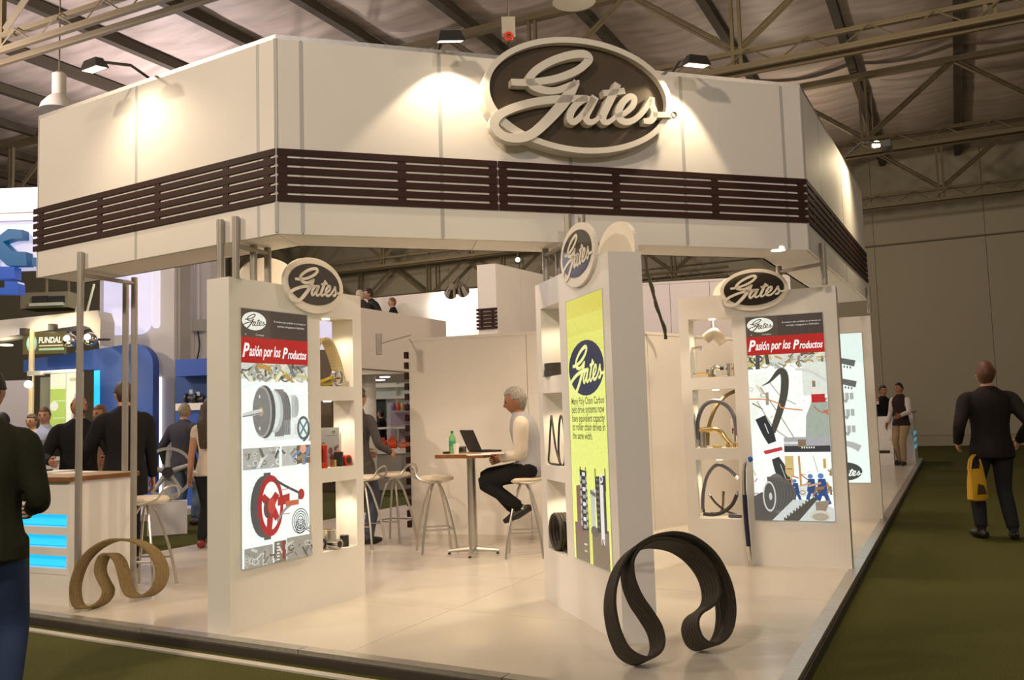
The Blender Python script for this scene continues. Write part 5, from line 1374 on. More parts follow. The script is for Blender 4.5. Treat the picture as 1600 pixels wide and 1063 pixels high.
pw3 = Plane(atY(20, 640, 17.).x, 17., 92)
slab('grey_partition', 'grey-white partition at far left behind the seated visitors', 'partition', pw3, -80, 598, 43, 800, .1, mat('grey_partition', (.42, .40, .40), .6), None, 0, 0.)
slab('pale_panel', 'pale green panel standing between the lamp pole and the green banner', 'panel', Plane(atY(72, 640, 16.2).x, 16.2, 92), 63, 590, 80, 780, .06, mat('pale_green_panel', (.42, .44, .34), .6), None, 0, 0.)
p = atY(49, 601, 14.9); t = thing('lamp_pole', 'cream pole with a bright bare lamp before the grey-white partition', 'lamp', (p.x, p.y, 0))
MB().lathe([(.045, 0), (.045, p.z + .9)], 10).build('pole', mat('cream_pole', (.6, .5, .3), .5), t); MB().ball((0, -.09, p.z), .065, 10).build('bulb', LAMPLIT, t)
MB().box(-.03, .03, -.10, -.04, p.z + .05, p.z + .14).build('holder', DARKP, t)
p = atY(84, 700, 11.8); t = thing('white_desk', 'small white desk with an open laptop before the man in pale blue', 'desk', (p.x, p.y, 0), .1)
MB().box(-.45, .5, -.25, .3, 1.05, 1.10).build('top', BOOTHW, t); MB().box(-.4, .45, -.2, .25, 0, 1.05).build('body', BOOTHW, t)
for px, lb, m in ((77, 'grey laptop lid open on the white desk', ALUD), (97, 'dark laptop lid open at the right of the white desk', DARKP)):
    p2_ = atY(px, 690, 11.7); l = thing('laptop', lb, 'laptop', (p2_.x, p2_.y, 1.101), .3)
    MB().box(-.14, .14, -.1, .1, 0, .02).build('base', m, l); MB().add([(-.14, -.1 - .06 * k - d, .02 + .2 * k) for d in (0, .012) for k in (0, 1)] + [(.14, -.1 - .06 * k - d, .02 + .2 * k) for d in (0, .012) for k in (0, 1)], [(0, 1, 5, 4), (2, 3, 7, 6), (0, 1, 3, 2), (4, 5, 7, 6), (1, 3, 7, 5), (0, 2, 6, 4)]).build('screen', m, l)
# big header with blue letters, top left
pk_ = Plane(atY(30, 380, 14.2).x, 14.2, 92)
hd = booth('letter_header', 'lit white header with large blue letters at far left behind the fascia', 'sign', pk_)
slab('upper_band', '', '', pk_, -80, 298, 66, 330, .4, LAVLIT2, hd, 0); slab('cream_band', '', '', pk_, -80, 330.5, 66, 343, .4, PARTW, hd, .02)
slab('lower_band', '', '', pk_, -80, 343.5, 66, 416, .4, LAVLIT, hd, .08)
def letter(px, m, nm='letter'):
    q = [pk_.uv(x / 4.09, 300 + y / 4.09, -.12) for x, y in px]; MB().prism([(u, z) for u, z in q], -.12, .07, 'y').build(nm, m, hd)
letter([(-120, 470), (-120, 240), (-60, 240), (-60, 320), (50, 235), (140, 240), (143, 298), (72, 300), (18, 318), (78, 380), (165, 383), (172, 470), (45, 472), (-30, 400), (-60, 420), (-60, 470)], BLUELET)
letter([(205, 472), (205, 420), (235, 420), (235, 472)], BLUELET)
letter([(-100, 555), (-100, 476), (92, 478), (92, 555)], BLUELET2); letter([(-100, 650), (-100, 612), (28, 612), (28, 570), (108, 572), (117, 585), (117, 652)], BLUELET2)
# dark gantry unit high at left
pz_ = Plane(atY(70, 470, 24).x, 24, 92)
gu = booth('ventilation_unit', 'dim ventilation unit hanging under the roof at far left', 'ventilation unit', pz_)
slab('housing', '', '', pz_, 32, 458, 106, 480, .8, mat('unit_olive', (.16, .15, .09), .7), gu, 0); 
for k in range(2): slab('grille', '', '', pz_, 50 + 26 * k, 463, 74 + 26 * k, 473, .05, DARKP, gu, -.05)
slab('light_edge', '', '', pz_, 45, 474, 98, 477, .1, mat('unit_pale', (.4, .45, .34), .6), gu, -.08)
MB().tube([(pz_.uv(60, 458)[0], .4, pz_.uv(60, 458)[1]), (pz_.uv(60, 458)[0], .4, 9.8)], .04, 6).build('hanger', TRUSSM, gu); MB().tube([(pz_.uv(95, 458)[0], .4, pz_.uv(60, 458)[1]), (pz_.uv(95, 458)[0], .4, 9.8)], .04, 6).build('hanger', TRUSSM, gu)
# a leaning ladder
a_, b_ = atY(108, 490, 22), atY(126, 452, 22)
ld = thing('ladder', 'pale ladder standing high in the dim hall at far left', 'ladder', (a_.x, a_.y, a_.z - 4.7))
dx = b_ - a_
for o_ in (0, .28): MB().tube([(o_ - dx.x * 3.2, 0, 4.7 - dx.z * 7.0), (o_ + dx.x * 1.2, 0, 4.7 + dx.z * 1.2)], .03, 6).build('rail', mat('ladder_pale', (.36, .38, .25), .6), ld)

# ------------------------------------------------------------------ lamps on the fascia and in the hall
V_UP = Vector((0, 0, 1))
def arm_flood(label, px, py, pl, out, aimpx, e, lens_down=False, size=.12, ang=100, soft=.22):
    u, z = pl.uv(px, py, -out); p = pl.w(u, -out, z); au, az_ = pl.uv(*aimpx); tg = pl.w(au, 0, az_)
    t = thing('arm_floodlight', label, 'floodlight', p, 0, 'arm floodlights on the fascia')
    dv = ((pl.n * .12 - V_UP) if lens_down else (tg - p)).normalized(); sx = (pl.d - dv * pl.d.dot(dv)).normalized(); up_ = sx.cross(dv)
    b = MB(); vs = []
    for d0, hw, hh in ((-.05, .07, .03), (.02, size * .8, .055)):
        for i, j in ((-1, -1), (1, -1), (1, 1), (-1, 1)): vs.append(dv * d0 + sx * (hw * i) + up_ * (hh * j))
    b.add(vs, [(3, 2, 1, 0), (0, 1, 5, 4), (1, 2, 6, 5), (2, 3, 7, 6), (3, 0, 4, 7), (4, 5, 6, 7)]); b.build('housing', DARKP, t)
    b = MB(); b.add([dv * .022 + sx * (size * .7 * i) + up_ * (.043 * j) for i, j in ((-1, -1), (1, -1), (1, 1), (-1, 1))], [(0, 1, 2, 3)]); b.build('lens', LAMPLIT, t, fix=False)
    ft = pl.w(u, .2, ZT + .02) - p
    MB().tube([dv * -.04, (ft.x * .5, ft.y * .5, max(ft.z * .5, .0) + .10), ft], .012, 6).build('arm', DARKP, t)
    lamp('floodlight_beam', 'SPOT', p + dv * .04, e, (1, .80, .53), tg, .03, ang, soft)
ARM_E = 25.
arm_flood('lit arm floodlight over the left face of the fascia', 147, 104, PL_, .40, (235, 300), ARM_E, True, ang=140, soft=.9)
arm_flood('dark-backed arm floodlight over the fascia, left of the large oval sign', 703, 60, PF, .26, (718, 290), ARM_E * 1.1, ang=104)
arm_flood('lit arm floodlight over the fascia, right of the large oval sign', 1088, 98, PF, .30, (1000, 310), ARM_E * 1.1, True, ang=104)
pD = PR_.w(faces3[2][1] * .66, -.42, ZT + .14)
t = thing('arm_floodlight', 'arm floodlight over the right-hand face above the aisle', 'floodlight', pD, PR_.rz, 'arm floodlights on the fascia')
MB().box(-.12, .12, -.05, .05, -.03, .04).build('housing', DARKP, t); MB().tube([(0, 0, .04), (0, .25, .08), (0, .5, -.11)], .012, 6).build('arm', DARKP, t)
lamp('floodlight_beam', 'SPOT', pD - Vector((0, 0, .05)), ARM_E * 2.6, (1, .80, .50), PR_.w(faces3[2][1] * .60, 0, ZT - .6), .05, 150, 1.)
def pendant(label, px, py, Y):
    p = atY(px, py, Y); t = thing('pendant_lamp', label, 'pendant lamp', p, 0, 'high bay pendant lamps')
    MB().lathe([(.30, 0), (.27, .10), (.17, .22), (.11, .27), (.11, .62), (.06, .66)], 24).build('bell', mat('lamp_bell', (.5, .47, .4), .4), t, smooth=True)
    MB().lathe([(0, .01), (.285, .01), (.285, .02), (0, .02)], 24, (0, 0, 0), LAMPWHITE).build('lens', None, t)
    MB().tube([(0, 0, .66), (0, 0, 9.6 - p.z)], .012, 5).build('rod', TRUSSM, t)
pendant('high bay pendant lamp with a white bell hanging at the upper left over the fascia', 92, 173, 14.5)
pendant('high bay pendant lamp cut by the top edge, over the large oval sign', 897, 3, 12.)
def hall_flood(label, px, py, Y, s=.1):
    p = atY(px, py, Y); t = thing('hall_floodlight', label, 'floodlight', p)
    MB().ball((0, 0, 0), (s, .05, s), 12).build('lens', LAMPLIT, t, smooth=True); MB().box(-s * 1.2, s * 1.2, .05, .25, -s, s).build('housing', DARKP, t)
    MB().tube([(0, .15, s), (0, .15, 9.5 - p.z)], .02, 5).build('hanger', TRUSSM, t)
hall_flood('small bright floodlight hanging before the trusses over the right aisle', 1370, 227, 22.5, .12)
hall_flood('small warm floodlight glimpsed under the fascia, far in the hall', 809, 406, 26, .07)
# hoist with a red ring at the truss
p = atY(795, 62, 11.5); t = thing('chain_hoist', 'small grey chain hoist with a red ring hanging above the oval sign', 'hoist', p)
MB().box(-.09, .09, -.08, .08, .0, .28).build('body', mat('hoist_grey', (.33, .31, .26), .6), t); MB().lathe([(.03, -.02), (.06, -.02), (.06, .02), (.03, .02), (.03, -.02)], 16, (0, -.1, .0), None, 'y').build('red_ring', REDP, t)
MB().tube([(0, 0, 0), (0, 0, -.5)], .012, 5).build('chain', DARKP, t); MB().tube([(0, 0, .28), (0, 0, 9.3 - p.z)], .015, 5).build('hanger', TRUSSM, t)
# ------------------------------------------------------------------ people
def V3(*a): return Vector(a)
def rotx(v, a): c, s = math.cos(a), math.sin(a); return V3(v.x, v.y * c - v.z * s, v.y * s + v.z * c)
def rotz(v, a): c, s = math.cos(a), math.sin(a); return V3(v.x * c - v.y * s, v.x * s + v.y * c, v.z)
def ik(a, b, l1, l2, pole):
    """middle joint of a two-bone limb from a to b bending towards pole; returns joint and reached end"""
    d = b - a; L = d.length; mx = (l1 + l2) * .999
    if L > mx: b = a + d * (mx / L); d = b - a; L = mx
    x = (l1 * l1 - l2 * l2 + L * L) / (2 * L); h = math.sqrt(max(l1 * l1 - x * x, 0))
    u = d / L; p = pole - u * pole.dot(u)
    p = p.normalized() if p.length > 1e-6 else u.orthogonal()
    return a + u * x + p * h, b
NL, NA = 26, 28
def head_grid(yaw, pitch, c, s, grow=0., fn=None):
    """head facing +y before turning; fn(dir) -> extra radial factor"""
    vs = []
    for i in range(NL + 1):
        th = PI * i / NL
        for k in range(NA):
            a = 2 * PI * k / NA
            d = V3(math.sin(th) * math.cos(a), math.sin(th) * math.sin(a), math.cos(th))
            rx, ry, rz = .076, .096, .118
            x, y, z = d.x * rx, d.y * ry, d.z * rz
            if d.z < 0:
                x *= 1 - .34 * (-d.z) ** 1.3
                y = y * (1 - .10 * (-d.z)) + .012 * (-d.z) * max(0, d.y)
                if d.y < 0: y *= 1 - .25 * (-d.z)
            if d.y > 0:
                g = lambda ax, az, sx, sz: math.exp(-((d.x - ax) / sx) ** 2 - ((d.z - az) / sz) ** 2)
                y += .026 * g(0, -.20, .12, .13) + .012 * g(0, -.02, .10, .18) - .008 * (g(.36, .06, .16, .10) + g(-.36, .06, .16, .10)) + .006 * g(0, .17, .4, .07)
                y += .008 * g(0, -.52, .22, .07) - .004 * g(0, -.42, .2, .05) + .010 * g(0, -.82, .22, .12)
            for sx in (1, -1):               # ears
                e = math.exp(-((d.y + .08) / .17) ** 2 - ((d.z + .08) / .26) ** 2) * (1 if d.x * sx > .5 else 0)
                x += sx * .017 * e
            f = 1 + grow + (fn(d) if fn else 0)
            p = V3(x, y, z) * f * s
            p = rotz(rotx(p, pitch), yaw)
            vs.append(c + p)
    fs = [(i * NA + k, (i + 1) * NA + k, (i + 1) * NA + (k + 1) % NA, i * NA + (k + 1) % NA) for i in range(NL) for k in range(NA)]
    return vs, fs
FAB = {}
def cloth(c, rough=.85):
    n = 'cloth_%02d_%02d_%02d' % tuple(int(v * 99) for v in c)
    return mat(n, c, rough, spec=.2, noise=.07, nscale=120, bump=.12)

def person(name, label, loc, rz, H=1.75, top=(.05, .05, .05), legs=(.05, .05, .06), shoes=(.03, .025, .02), hair=(.05, .035, .02), vest=None, skin=None,
           lean=0., yaw=0., hpitch=0., feet=None, hands=None, pelvis=None, knee_pole=None, hair_kind='short', bulk=1., sleeve=1., female=False, elbow=None, hem=.0, shoulder_w=1., knees=None, tie=None, collar=None, twist=0., mous=False, socks=None, ls=1., hs=1.):
    s = H / 1.75; skin = skin or SKIN
    pel = Vector(pelvis) if pelvis else V3(0, 0, .93 * s)
    def sp(h, y=0.):                          # spine point h metres above the pelvis, bent by lean
        a = lean * min(1, h / .5) ; return pel + V3(0, math.sin(a) * h * s + y * s, math.cos(a) * h * s)
    shw = .185 * s * bulk * shoulder_w
    neck0, headc = sp(.54), sp(.692, .02)
    TW = lambda v: rotz(v, twist)
    tubes = []                                # (points, r1, r2, side vector, region)
    jb = bulk
    tors = [(-.10, .150, .105), (-.02, .170, .118), (.08, .160, .115), (.20, .158, .112), (.33, .178, .122), (.43, .188, .115), (.495, .160, .095), (.535, .105, .078), (.565, .07, .065)]
    if hem: tors[0] = (-.10 - hem, .185, .145); tors[1] = (-.03, .180, .135)
    if female: tors = [(-.10, .150, .11), (-.02, .165, .118), (.10, .135, .10), (.20, .128, .10), (.33, .150, .12), (.43, .158, .105), (.50, .11, .08), (.545, .055, .055)]
    P = cr([tuple(sp(h)) + (w * s * jb, d * s * jb) for h, w, d in tors], 3)
    tubes.append(([Vector(q[:3]) for q in P], [q[3] for q in P], [q[4] for q in P], TW(V3(1, 0, 0)), 'vest' if vest else 'top'))
    tubes.append(([neck0 - V3(0, 0, .03 * s), neck0.lerp(headc, .5), headc - V3(0, -.0, .05 * s)], [.062 * s, .054 * s, .055 * s], None, None, 'skin'))
    # collar
    tubes.append(([neck0 - V3(0, 0, .035 * s), neck0 + V3(0, .005, .028 * s)], [.082 * s, .068 * s], None, None, 'collar' if collar else 'top'))
    feet = feet or ((-.10, .0, 0), (.10, .03, 0))
    for i, sd in enumerate((-1, 1)):
        hip = pel + TW(V3(sd * .092 * s, 0, -.03 * s))
        ft = Vector(feet[i]); ank = ft + V3(0, 0, .085 * s)
        if len(feet[i]) > 3: pass
        pole = Vector(knee_pole) if knee_pole else V3(sd * .08, 1, 0)
        kn, ank = ik(hip, ank, .43 * s * ls, .42 * s * ls, pole)
        P = cr([tuple(hip) + (.105,), tuple(hip.lerp(kn, .45)) + (.088,), tuple(kn) + (.068,), tuple(kn.lerp(ank, .4)) + (.066,), tuple(kn.lerp(ank, .92)) + (.056,)], 4)
        tubes.append(([Vector(q[:3]) for q in P], [q[3] * s * (jb if jb < 1.1 else 1.06) for q in P], None, None, 'legs'))
        fd = V3(sd * .25, 1, 0).normalized() if knees is None else Vector(knees[i])
        tubes.append(([ank - (kn - ank).normalized() * -.04 * s, ank + (ank - kn).normalized() * .02], [.042 * s] * 2, None, None, 'socks' if socks else 'legs'))
        dn = (ank - kn).normalized() if knees is not None else V3(0, 0, -1)
        sole = ank + dn * .045 * s
        tubes.append(([sole - fd * .075 * s, sole - fd * .02 * s + V3(0, 0, .012 * s), sole + fd * .09 * s, sole + fd * .175 * s], [.034 * s, .046 * s, .042 * s, .026 * s], None, None, 'shoes'))
    handsp = []
    for i, sd in enumerate((-1, 1)):
        sh = sp(.440) + TW(V3(sd * (shw - .012 * s), 0, 0))
        hd = (hands or (None, None))[i]
        tgt = Vector(hd) if hd else pel + V3(sd * .27 * s * bulk, .05, -.02 * s)
        pole = Vector(elbow[i]) if elbow else V3(sd * .5, -1, -.3)
        el, wr = ik(sh, tgt, .29 * s, .255 * s, pole)
        r = [.063, .059, .050, .046, .038]
        P = cr([tuple(sh + TW(V3(-sd * .085 * s, 0, .022 * s))) + (.055,), tuple(sh) + (r[0],), tuple(sh.lerp(el, .5)) + (r[1],), tuple(el) + (r[2],), tuple(el.lerp(wr, .5)) + (r[3],), tuple(wr) + (r[4],)], 4)
        kk = bulk if bulk > 1 else 1
        if female: kk *= .82
        n = len(P) if sleeve >= 1 else max(4, int(len(P) * sleeve))
        tubes.append(([Vector(q[:3]) for q in P[:n]], [q[3] * s * kk for q in P[:n]], None, None, 'top'))
        if n < len(P): tubes.append(([Vector(q[:3]) for q in P[n - 2:]], [q[3] * s * .78 for q in P[n - 2:]], None, None, 'skin'))
        handsp.append((sd, el, wr))
    mb = MB()
    for pts, r1, r2, side, reg in tubes: mb.tube(pts, r1, 14, False, None, True, side, r2)
    hv, hf = head_grid(yaw, hpitch, headc, s * hs)
    mb.add(hv, hf)
    me = bpy.data.meshes.new('raw'); me.from_pydata(mb.v, [], mb.f)
    bm = bmesh.new(); bm.from_mesh(me); bmesh.ops.recalc_face_normals(bm, faces=bm.faces); bm.to_mesh(me); bm.free()
    ob = bpy.data.objects.new('raw', me); COL.objects.link(ob)
    md = ob.modifiers.new('r', 'REMESH'); md.mode = 'VOXEL'; md.voxel_size = .0115 * s; md.use_smooth_shade = True
    ms = ob.modifiers.new('s', 'SMOOTH'); ms.iterations = 2; ms.factor = .5
    dg = bpy.context.evaluated_depsgraph_get(); dg.update()
    body = bpy.data.meshes.new_from_object(ob.evaluated_get(dg))
    bpy.data.objects.remove(ob); bpy.data.meshes.remove(me)
    # colour by region
    C = np.empty(len(body.polygons) * 3); body.polygons.foreach_get('center', C); C = C.reshape(-1, 3)
    best = np.full(len(C), 1e9); reg = np.zeros(len(C), int); ti = np.zeros(len(C), int)
    regs = ['top', 'legs', 'skin', 'shoes', 'vest', 'collar', 'socks', 'mouth']
    for n_t, (pts, r1, r2, side, rg) in enumerate(tubes):
        R2 = r1 if r2 is None else r2
        for a, b, ra, rb in zip(pts[:-1], pts[1:], [(x + y) / 2 for x, y in zip(r1, R2)], [(x + y) / 2 for x, y in zip(r1[1:], R2[1:])]):
            A_ = np.array(a); D_ = np.array(b) - A_; t = np.clip(((C - A_) @ D_) / max(D_ @ D_, 1e-9), 0, 1)
            dd = np.linalg.norm(C - A_ - t[:, None] * D_, axis=1) / (ra + (rb - ra) * t)
            if rg == 'skin': dd = dd * 1.02
            m_ = dd < best; best[m_] = dd[m_]; reg[m_] = regs.index(rg); ti[m_] = n_t
    if knees is None:                         # a straight hem for whoever stands
        hz = pel.z - (.10 + hem) * s
        reg[(reg == 1) & (C[:, 2] > hz)] = 4 if vest else 0
        reg[(ti == 0) & (C[:, 2] <= hz)] = 1
    hc = np.array(headc); hm = (np.linalg.norm((C - hc) / np.array([.1, .12, .135]) / s / hs, axis=1) < 1.02) & (C[:, 2] > neck0.z + .03 * s)
    reg[hm] = 2
    if tie or vest is None: pass
    fdir = rotz(rotx(V3(0, 1, 0), hpitch), yaw); fup = rotz(rotx(V3(0, 0, 1), hpitch), yaw); fr = fdir.cross(fup)
    loc_ = C - hc; fx, fy, fz = loc_ @ np.array(fr), loc_ @ np.array(fdir), loc_ @ np.array(fup)
    mouth = hm & (fy > .06 * s * hs) & (np.abs(fx) < .024 * s * hs) & (np.abs(fz + .062 * s * hs) < .006 * s); reg[mouth] = 7
    if mous:
        mu = hm & (fy > .06 * s) & (np.abs(fx) < .034 * s) & (np.abs(fz + .048 * s) < .009 * s); 
    body.materials.clear()
    hm_ = mat('hair_%02d_%02d' % (int(hair[0] * 99), int(hair[2] * 99)), hair, .6, noise=.35, nscale=60, bump=.3, stretch=(1, 1, .3))
    for m in (cloth(top), cloth(legs), skin, mat('shoe_%02d' % int(shoes[0] * 99), shoes, .4), cloth(vest or top), cloth(collar or top), cloth(socks or legs), mat('lips', (.30, .10, .075), .5), hm_): body.materials.append(m)
    if mous: reg[mu] = 8
    body.polygons.foreach_set('material_index', reg.astype(np.int32)); body.polygons.foreach_set('use_smooth', [True] * len(body.polygons))
    # hands, rooted in the wrists
    hb = MB()
    for sd, el, wr in handsp:
        d = (wr - el).normalized(); side = d.cross(V3(0, 1, 0));
        if side.length < .2: side = d.cross(V3(0, 0, 1))
        side.normalize()
        if side.x * sd > 0: side = -side         # towards the thumb, inward
        nrm = d.cross(side); 
        curl = nrm if nrm.y * 1 > 0 else nrm
        inw = V3(-sd, 0, 0); pn = inw - d * inw.dot(d); pn = pn.normalized() if pn.length > .1 else nrm
        wd = pn.cross(d).normalized();           # across the palm
        if wd.y < 0: wd = -wd                    # index finger side forward
        q = wr - d * .02 * s
        hb.tube([q, q + d * .04 * s, q + d * .075 * s, q + d * .108 * s], [.028 * s, .036 * s, .042 * s, .040 * s], 10, False, None, True, wd, [.022 * s, .020 * s, .017 * s, .014 * s])
        for k, (o_, L) in enumerate(((.030, .070), (.010, .080), (-.011, .074), (-.031, .058))):
            b0 = q + d * .100 * s + wd * o_ * s; L *= s
            p1 = b0 + d * L * .42 + pn * L * .10; p2 = p1 + d * L * .30 + pn * L * .22; p3 = p2 + d * L * .16 + pn * L * .26
            hb.tube([b0 - d * .012 * s, p1, p2, p3], [.0105 * s, .0098 * s, .0088 * s, .0068 * s], 7)
        b0 = q + d * .04 * s + wd * .026 * s
        hb.tube([b0, b0 + d * .028 * s + wd * .026 * s + pn * .010 * s, b0 + d * .055 * s + wd * .032 * s + pn * .022 * s, b0 + d * .074 * s + wd * .028 * s + pn * .03 * s], [.016 * s, .0125 * s, .011 * s, .008 * s], 8)
    bm = bmesh.new(); bm.from_mesh(body); k0 = len(bm.verts)
    nv = [bm.verts.new(v) for v in hb.v]
    for f in hb.f:
        try: fc = bm.faces.new([nv[i] for i in f]); fc.material_index = 2; fc.smooth = True
        except ValueError: pass
    bmesh.ops.recalc_face_normals(bm, faces=[f for f in bm.faces if f.material_index == 2])
    bm.to_mesh(body); bm.free()
    body.name = name
    o = bpy.data.objects.new(name, body); COL.objects.link(o)
    o.location = loc; o.rotation_euler = (0, 0, rz); tag(o, label, 'person')
    # hair, eyes
    rs = random.Random(len(label))
    def hair_fn(d):
        fr_ = d.z > .52 - .25 * (abs(d.x)) and True
        lim = {'short': -.78, 'bald': -.70, 'long': -.80, 'crop': -.74}[hair_kind]
        back = d.y < .30 - .9 * max(0, -d.z) * 0 - (.45 if d.z < -.05 else .0)
        on = (d.z > lim and back) or (d.z > .50 and hair_kind != 'bald')
        if hair_kind == 'bald': on = d.y < .15 and -.70 < d.z < .42
        if abs(d.x) > .6 and d.z < .0 and d.y > -.35: on = False
        n_ = .018 * math.sin(d.x * 17 + d.z * 9) * math.cos(d.y * 15 + d.z * 7) + .012 * math.sin(d.z * 31 + d.x * 23)
        th = {'short': .10, 'bald': .045, 'long': .13, 'crop': .055}[hair_kind]
        return th + n_ if on else -.14
    hv, hf = head_grid(yaw, hpitch, headc, s * hs, 0., hair_fn)
    hb = MB().add(hv, hf)
    if hair_kind == 'long':
        bk = -fdir; P0 = headc + bk * .06 * s + V3(0, 0, .03)
        hb.tube(cr([tuple(P0), tuple(headc + bk * .105 * s - V3(0, 0, .10)), tuple(neck0 + bk * .12 * s - V3(0, 0, .05)), tuple(neck0 + bk * .135 * s - V3(0, 0, .32 * s))], 5), [.085 * s] * 6 + [.09 * s] * 5 + [.08 * s, .07 * s, .06 * s, .05 * s, .03 * s], 12, False, None, True, fr, [.05 * s] * 16)
    h = hb.build('hair', hm_, o, smooth=True)
    eb = MB(); EYEW = mat('eye', (.05, .03, .02), .2); BROW = hm_
    for sx in (-1, 1):
        p = headc + (fr * (sx * .031 * s) + fdir * .0825 * s + fup * .006 * s) * hs
        eb.ball(p, .0105 * s, 8, EYEW)
        eb.tube([p + fup * .017 * s - fr * .016 * s + fdir * .004 * s, p + fup * .020 * s + fdir * .008 * s, p + fup * .016 * s + fr * .016 * s + fdir * .004 * s], .0038 * s, 5, False, BROW)
    eb.build('eyes_and_brows', None, o, smooth=True)
    return o
R_ = math.radians
def stand_at(px, py, plat=True):
    p = at(px, py, ZP if plat else 0.); return (p.x, p.y, p.z)
def gy(px, Y, z): p = atY(px, 600, Y); return (p.x, p.y, z)
# facing: rz = 0 looks away from the camera (+y); 180 looks at the camera; +90 looks left
person('person', 'person in a dark green jumper and blue jeans at the left edge, back turned', gy(-22, 4.45, 0.), R_(15), 1.78, (.022, .022, .012), (.035, .06, .13), hair=(.012, .009, .006), bulk=1.06, hem=.02, yaw=R_(-5), shoulder_w=.98, hands=((-.12, .25, 1.05), (.16, .24, 1.05)), elbow=((-.3, -.6, -1), (.35, -.3, -1)))
person('person', 'tall person in a black suit leaning on the lit white counter, back turned', gy(196, 8.75, ZP), R_(38), 1.83, (.012, .011, .011), (.012, .011, .011), hair=(.05, .03, .018), bulk=1.12, hem=.14, hands=((-.36, .26, .98), (.29, .10, .86)), lean=.06)
person('person', 'person with a dark moustache and black jacket behind the lit white counter', gy(124, 9.35, ZP), R_(205), 1.72, (.014, .014, .012), (.02, .02, .02), hair=(.02, .015, .01), bulk=1.15, yaw=R_(28), hair_kind='bald', collar=(.6, .55, .48), skin=SKINB, mous=True, hands=((-.25, .35, 1.05), (.25, .30, 1.05)))
person('person', 'young person in a pale blue shirt behind the small white desk', gy(72, 12.75, 0.), R_(150), 1.77, (.42, .47, .62), (.05, .05, .08), hair=(.10, .05, .02), yaw=R_(-40) * -1, hands=((-.2, .38, 1.12), (.22, .35, 1.2)), collar=(.5, .55, .68))
person('person', 'person in a cream shirt half hidden behind the one in pale blue', gy(52, 14.0, 0.), R_(170), 1.70, (.62, .50, .34), (.1, .1, .1), hair=(.06, .04, .02), bulk=1.05)
person('person', 'dark-haired person in a mauve top behind the jumper wearer', gy(6, 12.0, 0.), R_(95), 1.70, (.30, .17, .18), (.05, .05, .06), hair=(.02, .015, .012))
person('person', 'bare-headed person glimpsed between the moustached man and the suit', gy(158, 11.2, ZP), R_(160), 1.66, (.2, .12, .08), (.05, .05, .05), hair=(.14, .06, .02), skin=SKINB)
person('person', 'grey-haired person in a dark denim jacket and faded jeans, back turned', stand_at(287, 822, False), R_(-22), 1.78, (.055, .055, .07), (.12, .17, .25), (.05, .02, .015), hair=(.27, .23, .15), hair_kind='crop', bulk=1.18, hem=.02, hands=((-.36, .02, .90), (.33, .12, .92)), feet=((-.14, 0, 0), (.13, .08, 0)))
person('person', 'person in a white short-sleeved top and dark trousers beside the pulley poster pillar', gy(327, 10.15, ZP), R_(-10), 1.68, (.66, .56, .46), (.02, .02, .022), (.25, .03, .02), hair=(.05, .03, .02), female=True, hair_kind='long', sleeve=.35, hands=((-.27, .05, .80), (.25, .1, .85)))
person('person', 'long-haired person in a grey jacket and jeans standing behind the pulley poster pillar', gy(558, 10.05, ZP), R_(-35), 1.74, (.07, .065, .065), (.06, .07, .10), (.015, .012, .01), hair=(.055, .03, .018), female=True, hair_kind='long', bulk=1.1, hem=.05, hands=((-.2, .3, 1.0), (.25, .25, 1.0)))
# seated man: pelvis on the stool seat, turned left towards the table
sx_, sy_, _ = pz(822, 869)
person('person', 'grey-haired person in white shirt and grey sweater vest seated at the bistro table', (sx_ + .06, sy_, ZP), R_(84), 1.66, (.70, .62, .52), (.017, .015, .014), (.018, .014, .012), hair=(.27, .25, .22), vest=(.37, .37, .40), collar=(.72, .66, .58), pelvis=(0, 0.0, .865), lean=.15, hpitch=-.25, yaw=0, ls=1.12, hs=1.2,
       feet=((-.10, .08, .39), (.10, .17, .345)), knee_pole=(0, 1, .6), knees=((-.1, .85, -.45), (.1, .85, -.45)), hands=((-.05, .27, .955), (.06, .29, .95)), elbow=((-.4, -.6, -1), (.4, -.6, -1)), skin=SKINB, socks=(.55, .5, .45), bulk=1.24)
# gallery visitors
for px, py, rz_, hr, tp, lb in ((573, 450, 60, (.42, .36, .28), (.05, .04, .04), 'light-haired person leaning on the gallery parapet, leftmost of three up there'), (590, 449, 100, (.03, .02, .015), (.03, .025, .025), 'dark-haired person close behind the light-haired one on the gallery'), (614, 465, 100, (.16, .08, .04), (.015, .014, .014), 'brown-haired person in black on the gallery, standing apart')):
    Yg = {573: 17.2, 590: 17.55, 614: 17.4}[px]
    p = atY(px, py, Yg)
    person('person', lb, (p.x, p.y, GALZ), R_(rz_), p.z - GALZ, tp, (.03, .03, .03), hair=hr, lean=.25 if px < 600 else .0, bulk=1.05)
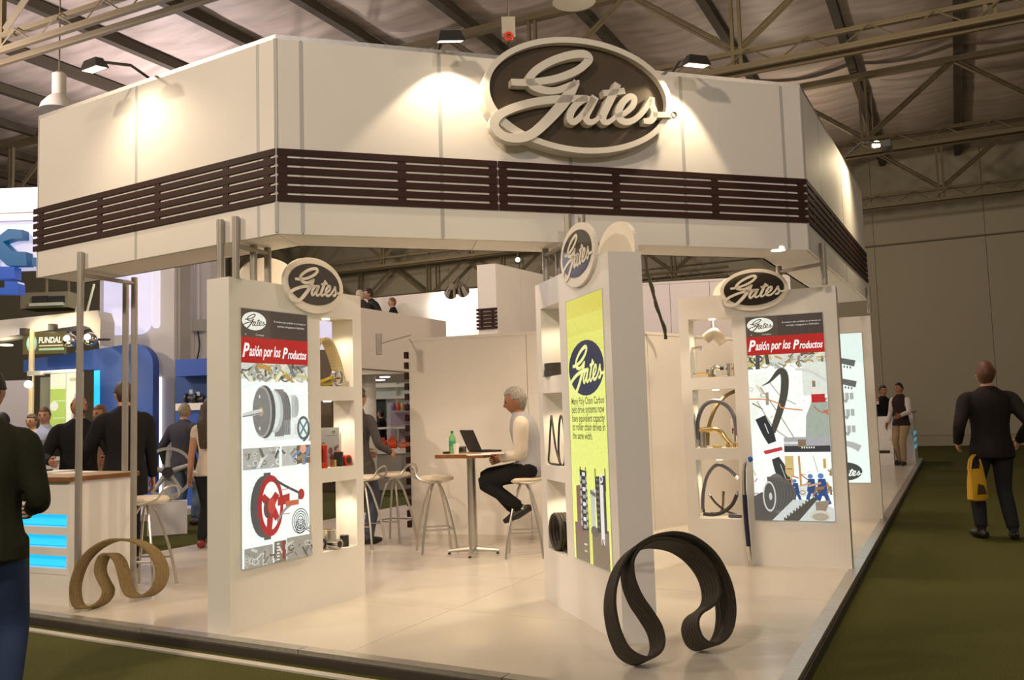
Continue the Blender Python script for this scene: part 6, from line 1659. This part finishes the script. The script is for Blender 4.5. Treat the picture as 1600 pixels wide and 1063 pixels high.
# right side
person('person', 'person in a black shirt with a badge standing by the white rack', gy(1378, 20.9, ZP), R_(195), 1.80, (.014, .014, .018), (.03, .03, .04), hair=(.03, .018, .01), hands=((-.16, .28, 1.02), (.16, .32, 1.0)), skin=SKINB)
person('person', 'person in a dark vest, white sleeves and khaki trousers leaning on the far counter', stand_at(1413, 727), R_(125), 1.83, (.60, .55, .50), (.33, .24, .14), (.03, .015, .01), hair=(.02, .012, .008), vest=(.035, .018, .018), yaw=R_(-10), hands=((-.22, .38, 1.10), (.26, .14, .93)), hair_kind='short', skin=SKINB, feet=((-.10, .16, 0), (.10, -.02, 0)))
bgm = stand_at(1560, 843, False)
BAGM = person('person', 'person in a black jacket and dark trousers walking away on the carpet', bgm, R_(-8), 1.87, (.014, .011, .010), (.020, .018, .022), (.012, .010, .008), hair=(.085, .032, .014), bulk=1.16, hem=.03, hands=((-.30, .10, 1.02), (.30, .06, 1.02)), feet=((-.13, .08, 0), (.14, -.05, 0)), shoulder_w=1.05, yaw=R_(-20), hs=1.08)
# his yellow bag
bx, by = at(1527, 760, .5).x, bgm[1]
p = atY(1522, 700, bgm[1] - .04)
t = thing('shopping_bag', 'yellow plastic bag with dark print hanging from the hand of the person in black', 'bag', (p.x, p.y, 0), .35)
za, zb = atY(1522, 783, bgm[1] - .04).z, atY(1522, 733, bgm[1] - .04).z
YB = mat('yellow_plastic', (.62, .34, .015), .4)
b = MB(); vs = []
for z, w, d in ((za, .085, .04), (za + .02, .115, .055), (za + .2, .11, .045), (zb, .10, .02)):
    for k in range(12):
        a = 2 * PI * k / 12; vs.append((w * (abs(math.cos(a)) ** .6) * (1 if math.cos(a) > 0 else -1), d * (abs(math.sin(a)) ** .6) * (1 if math.sin(a) > 0 else -1), z))
b.add(vs, [(i * 12 + k, i * 12 + (k + 1) % 12, (i + 1) * 12 + (k + 1) % 12, (i + 1) * 12 + k) for i in range(3) for k in range(12)] + [tuple(range(11, -1, -1))])
b.build('sack', YB, t, smooth=True)
for dy in (-.015, .015): MB().tube(cr([(-.09, dy, zb - .01), (-.06, dy, zb + .10), (.02, dy, zb + .16), (.04, dy, zb + .12), (.08, dy, zb - .01)], 5), .012, 6, side=(0, 1, 0), r2=[.004] * 21).build('handle', YB, t, smooth=True)
MB().add([(-.06, -.0565, za + .07), (.07, -.0565, za + .07), (.05, -.048, za + .16), (-.03, -.048, za + .18)], [(0, 1, 2, 3)]).build('dark_print', mat('bag_print', (.05, .03, .01), .5), t)
# badge on the black shirt
p = atY(1370, 628, 20.62); t = thing('name_badge', 'small white name badge on the black shirt of the person by the rack', 'badge', (p.x, p.y, p.z), 0)
MB().box(-.04, .04, -.012, 0, -.06, .06).build('card', PAPER, t); MB().box(-.04, .04, -.013, -.0121, .02, .045).build('red_band', REDP, t); MB().tube([(0, 0, .06), (.03, .03, .30)], .006, 4).build('strap', REDP, t)
# small dark visitor far behind the gallery glass
pq_ = atY(596, 640, 23.6)
person('person', 'dark-clothed person far behind under the gallery, before the glazed wall', (pq_.x, pq_.y, 0.), R_(70), 1.70, (.012, .012, .012), (.02, .02, .02), hair=(.01, .008, .006))
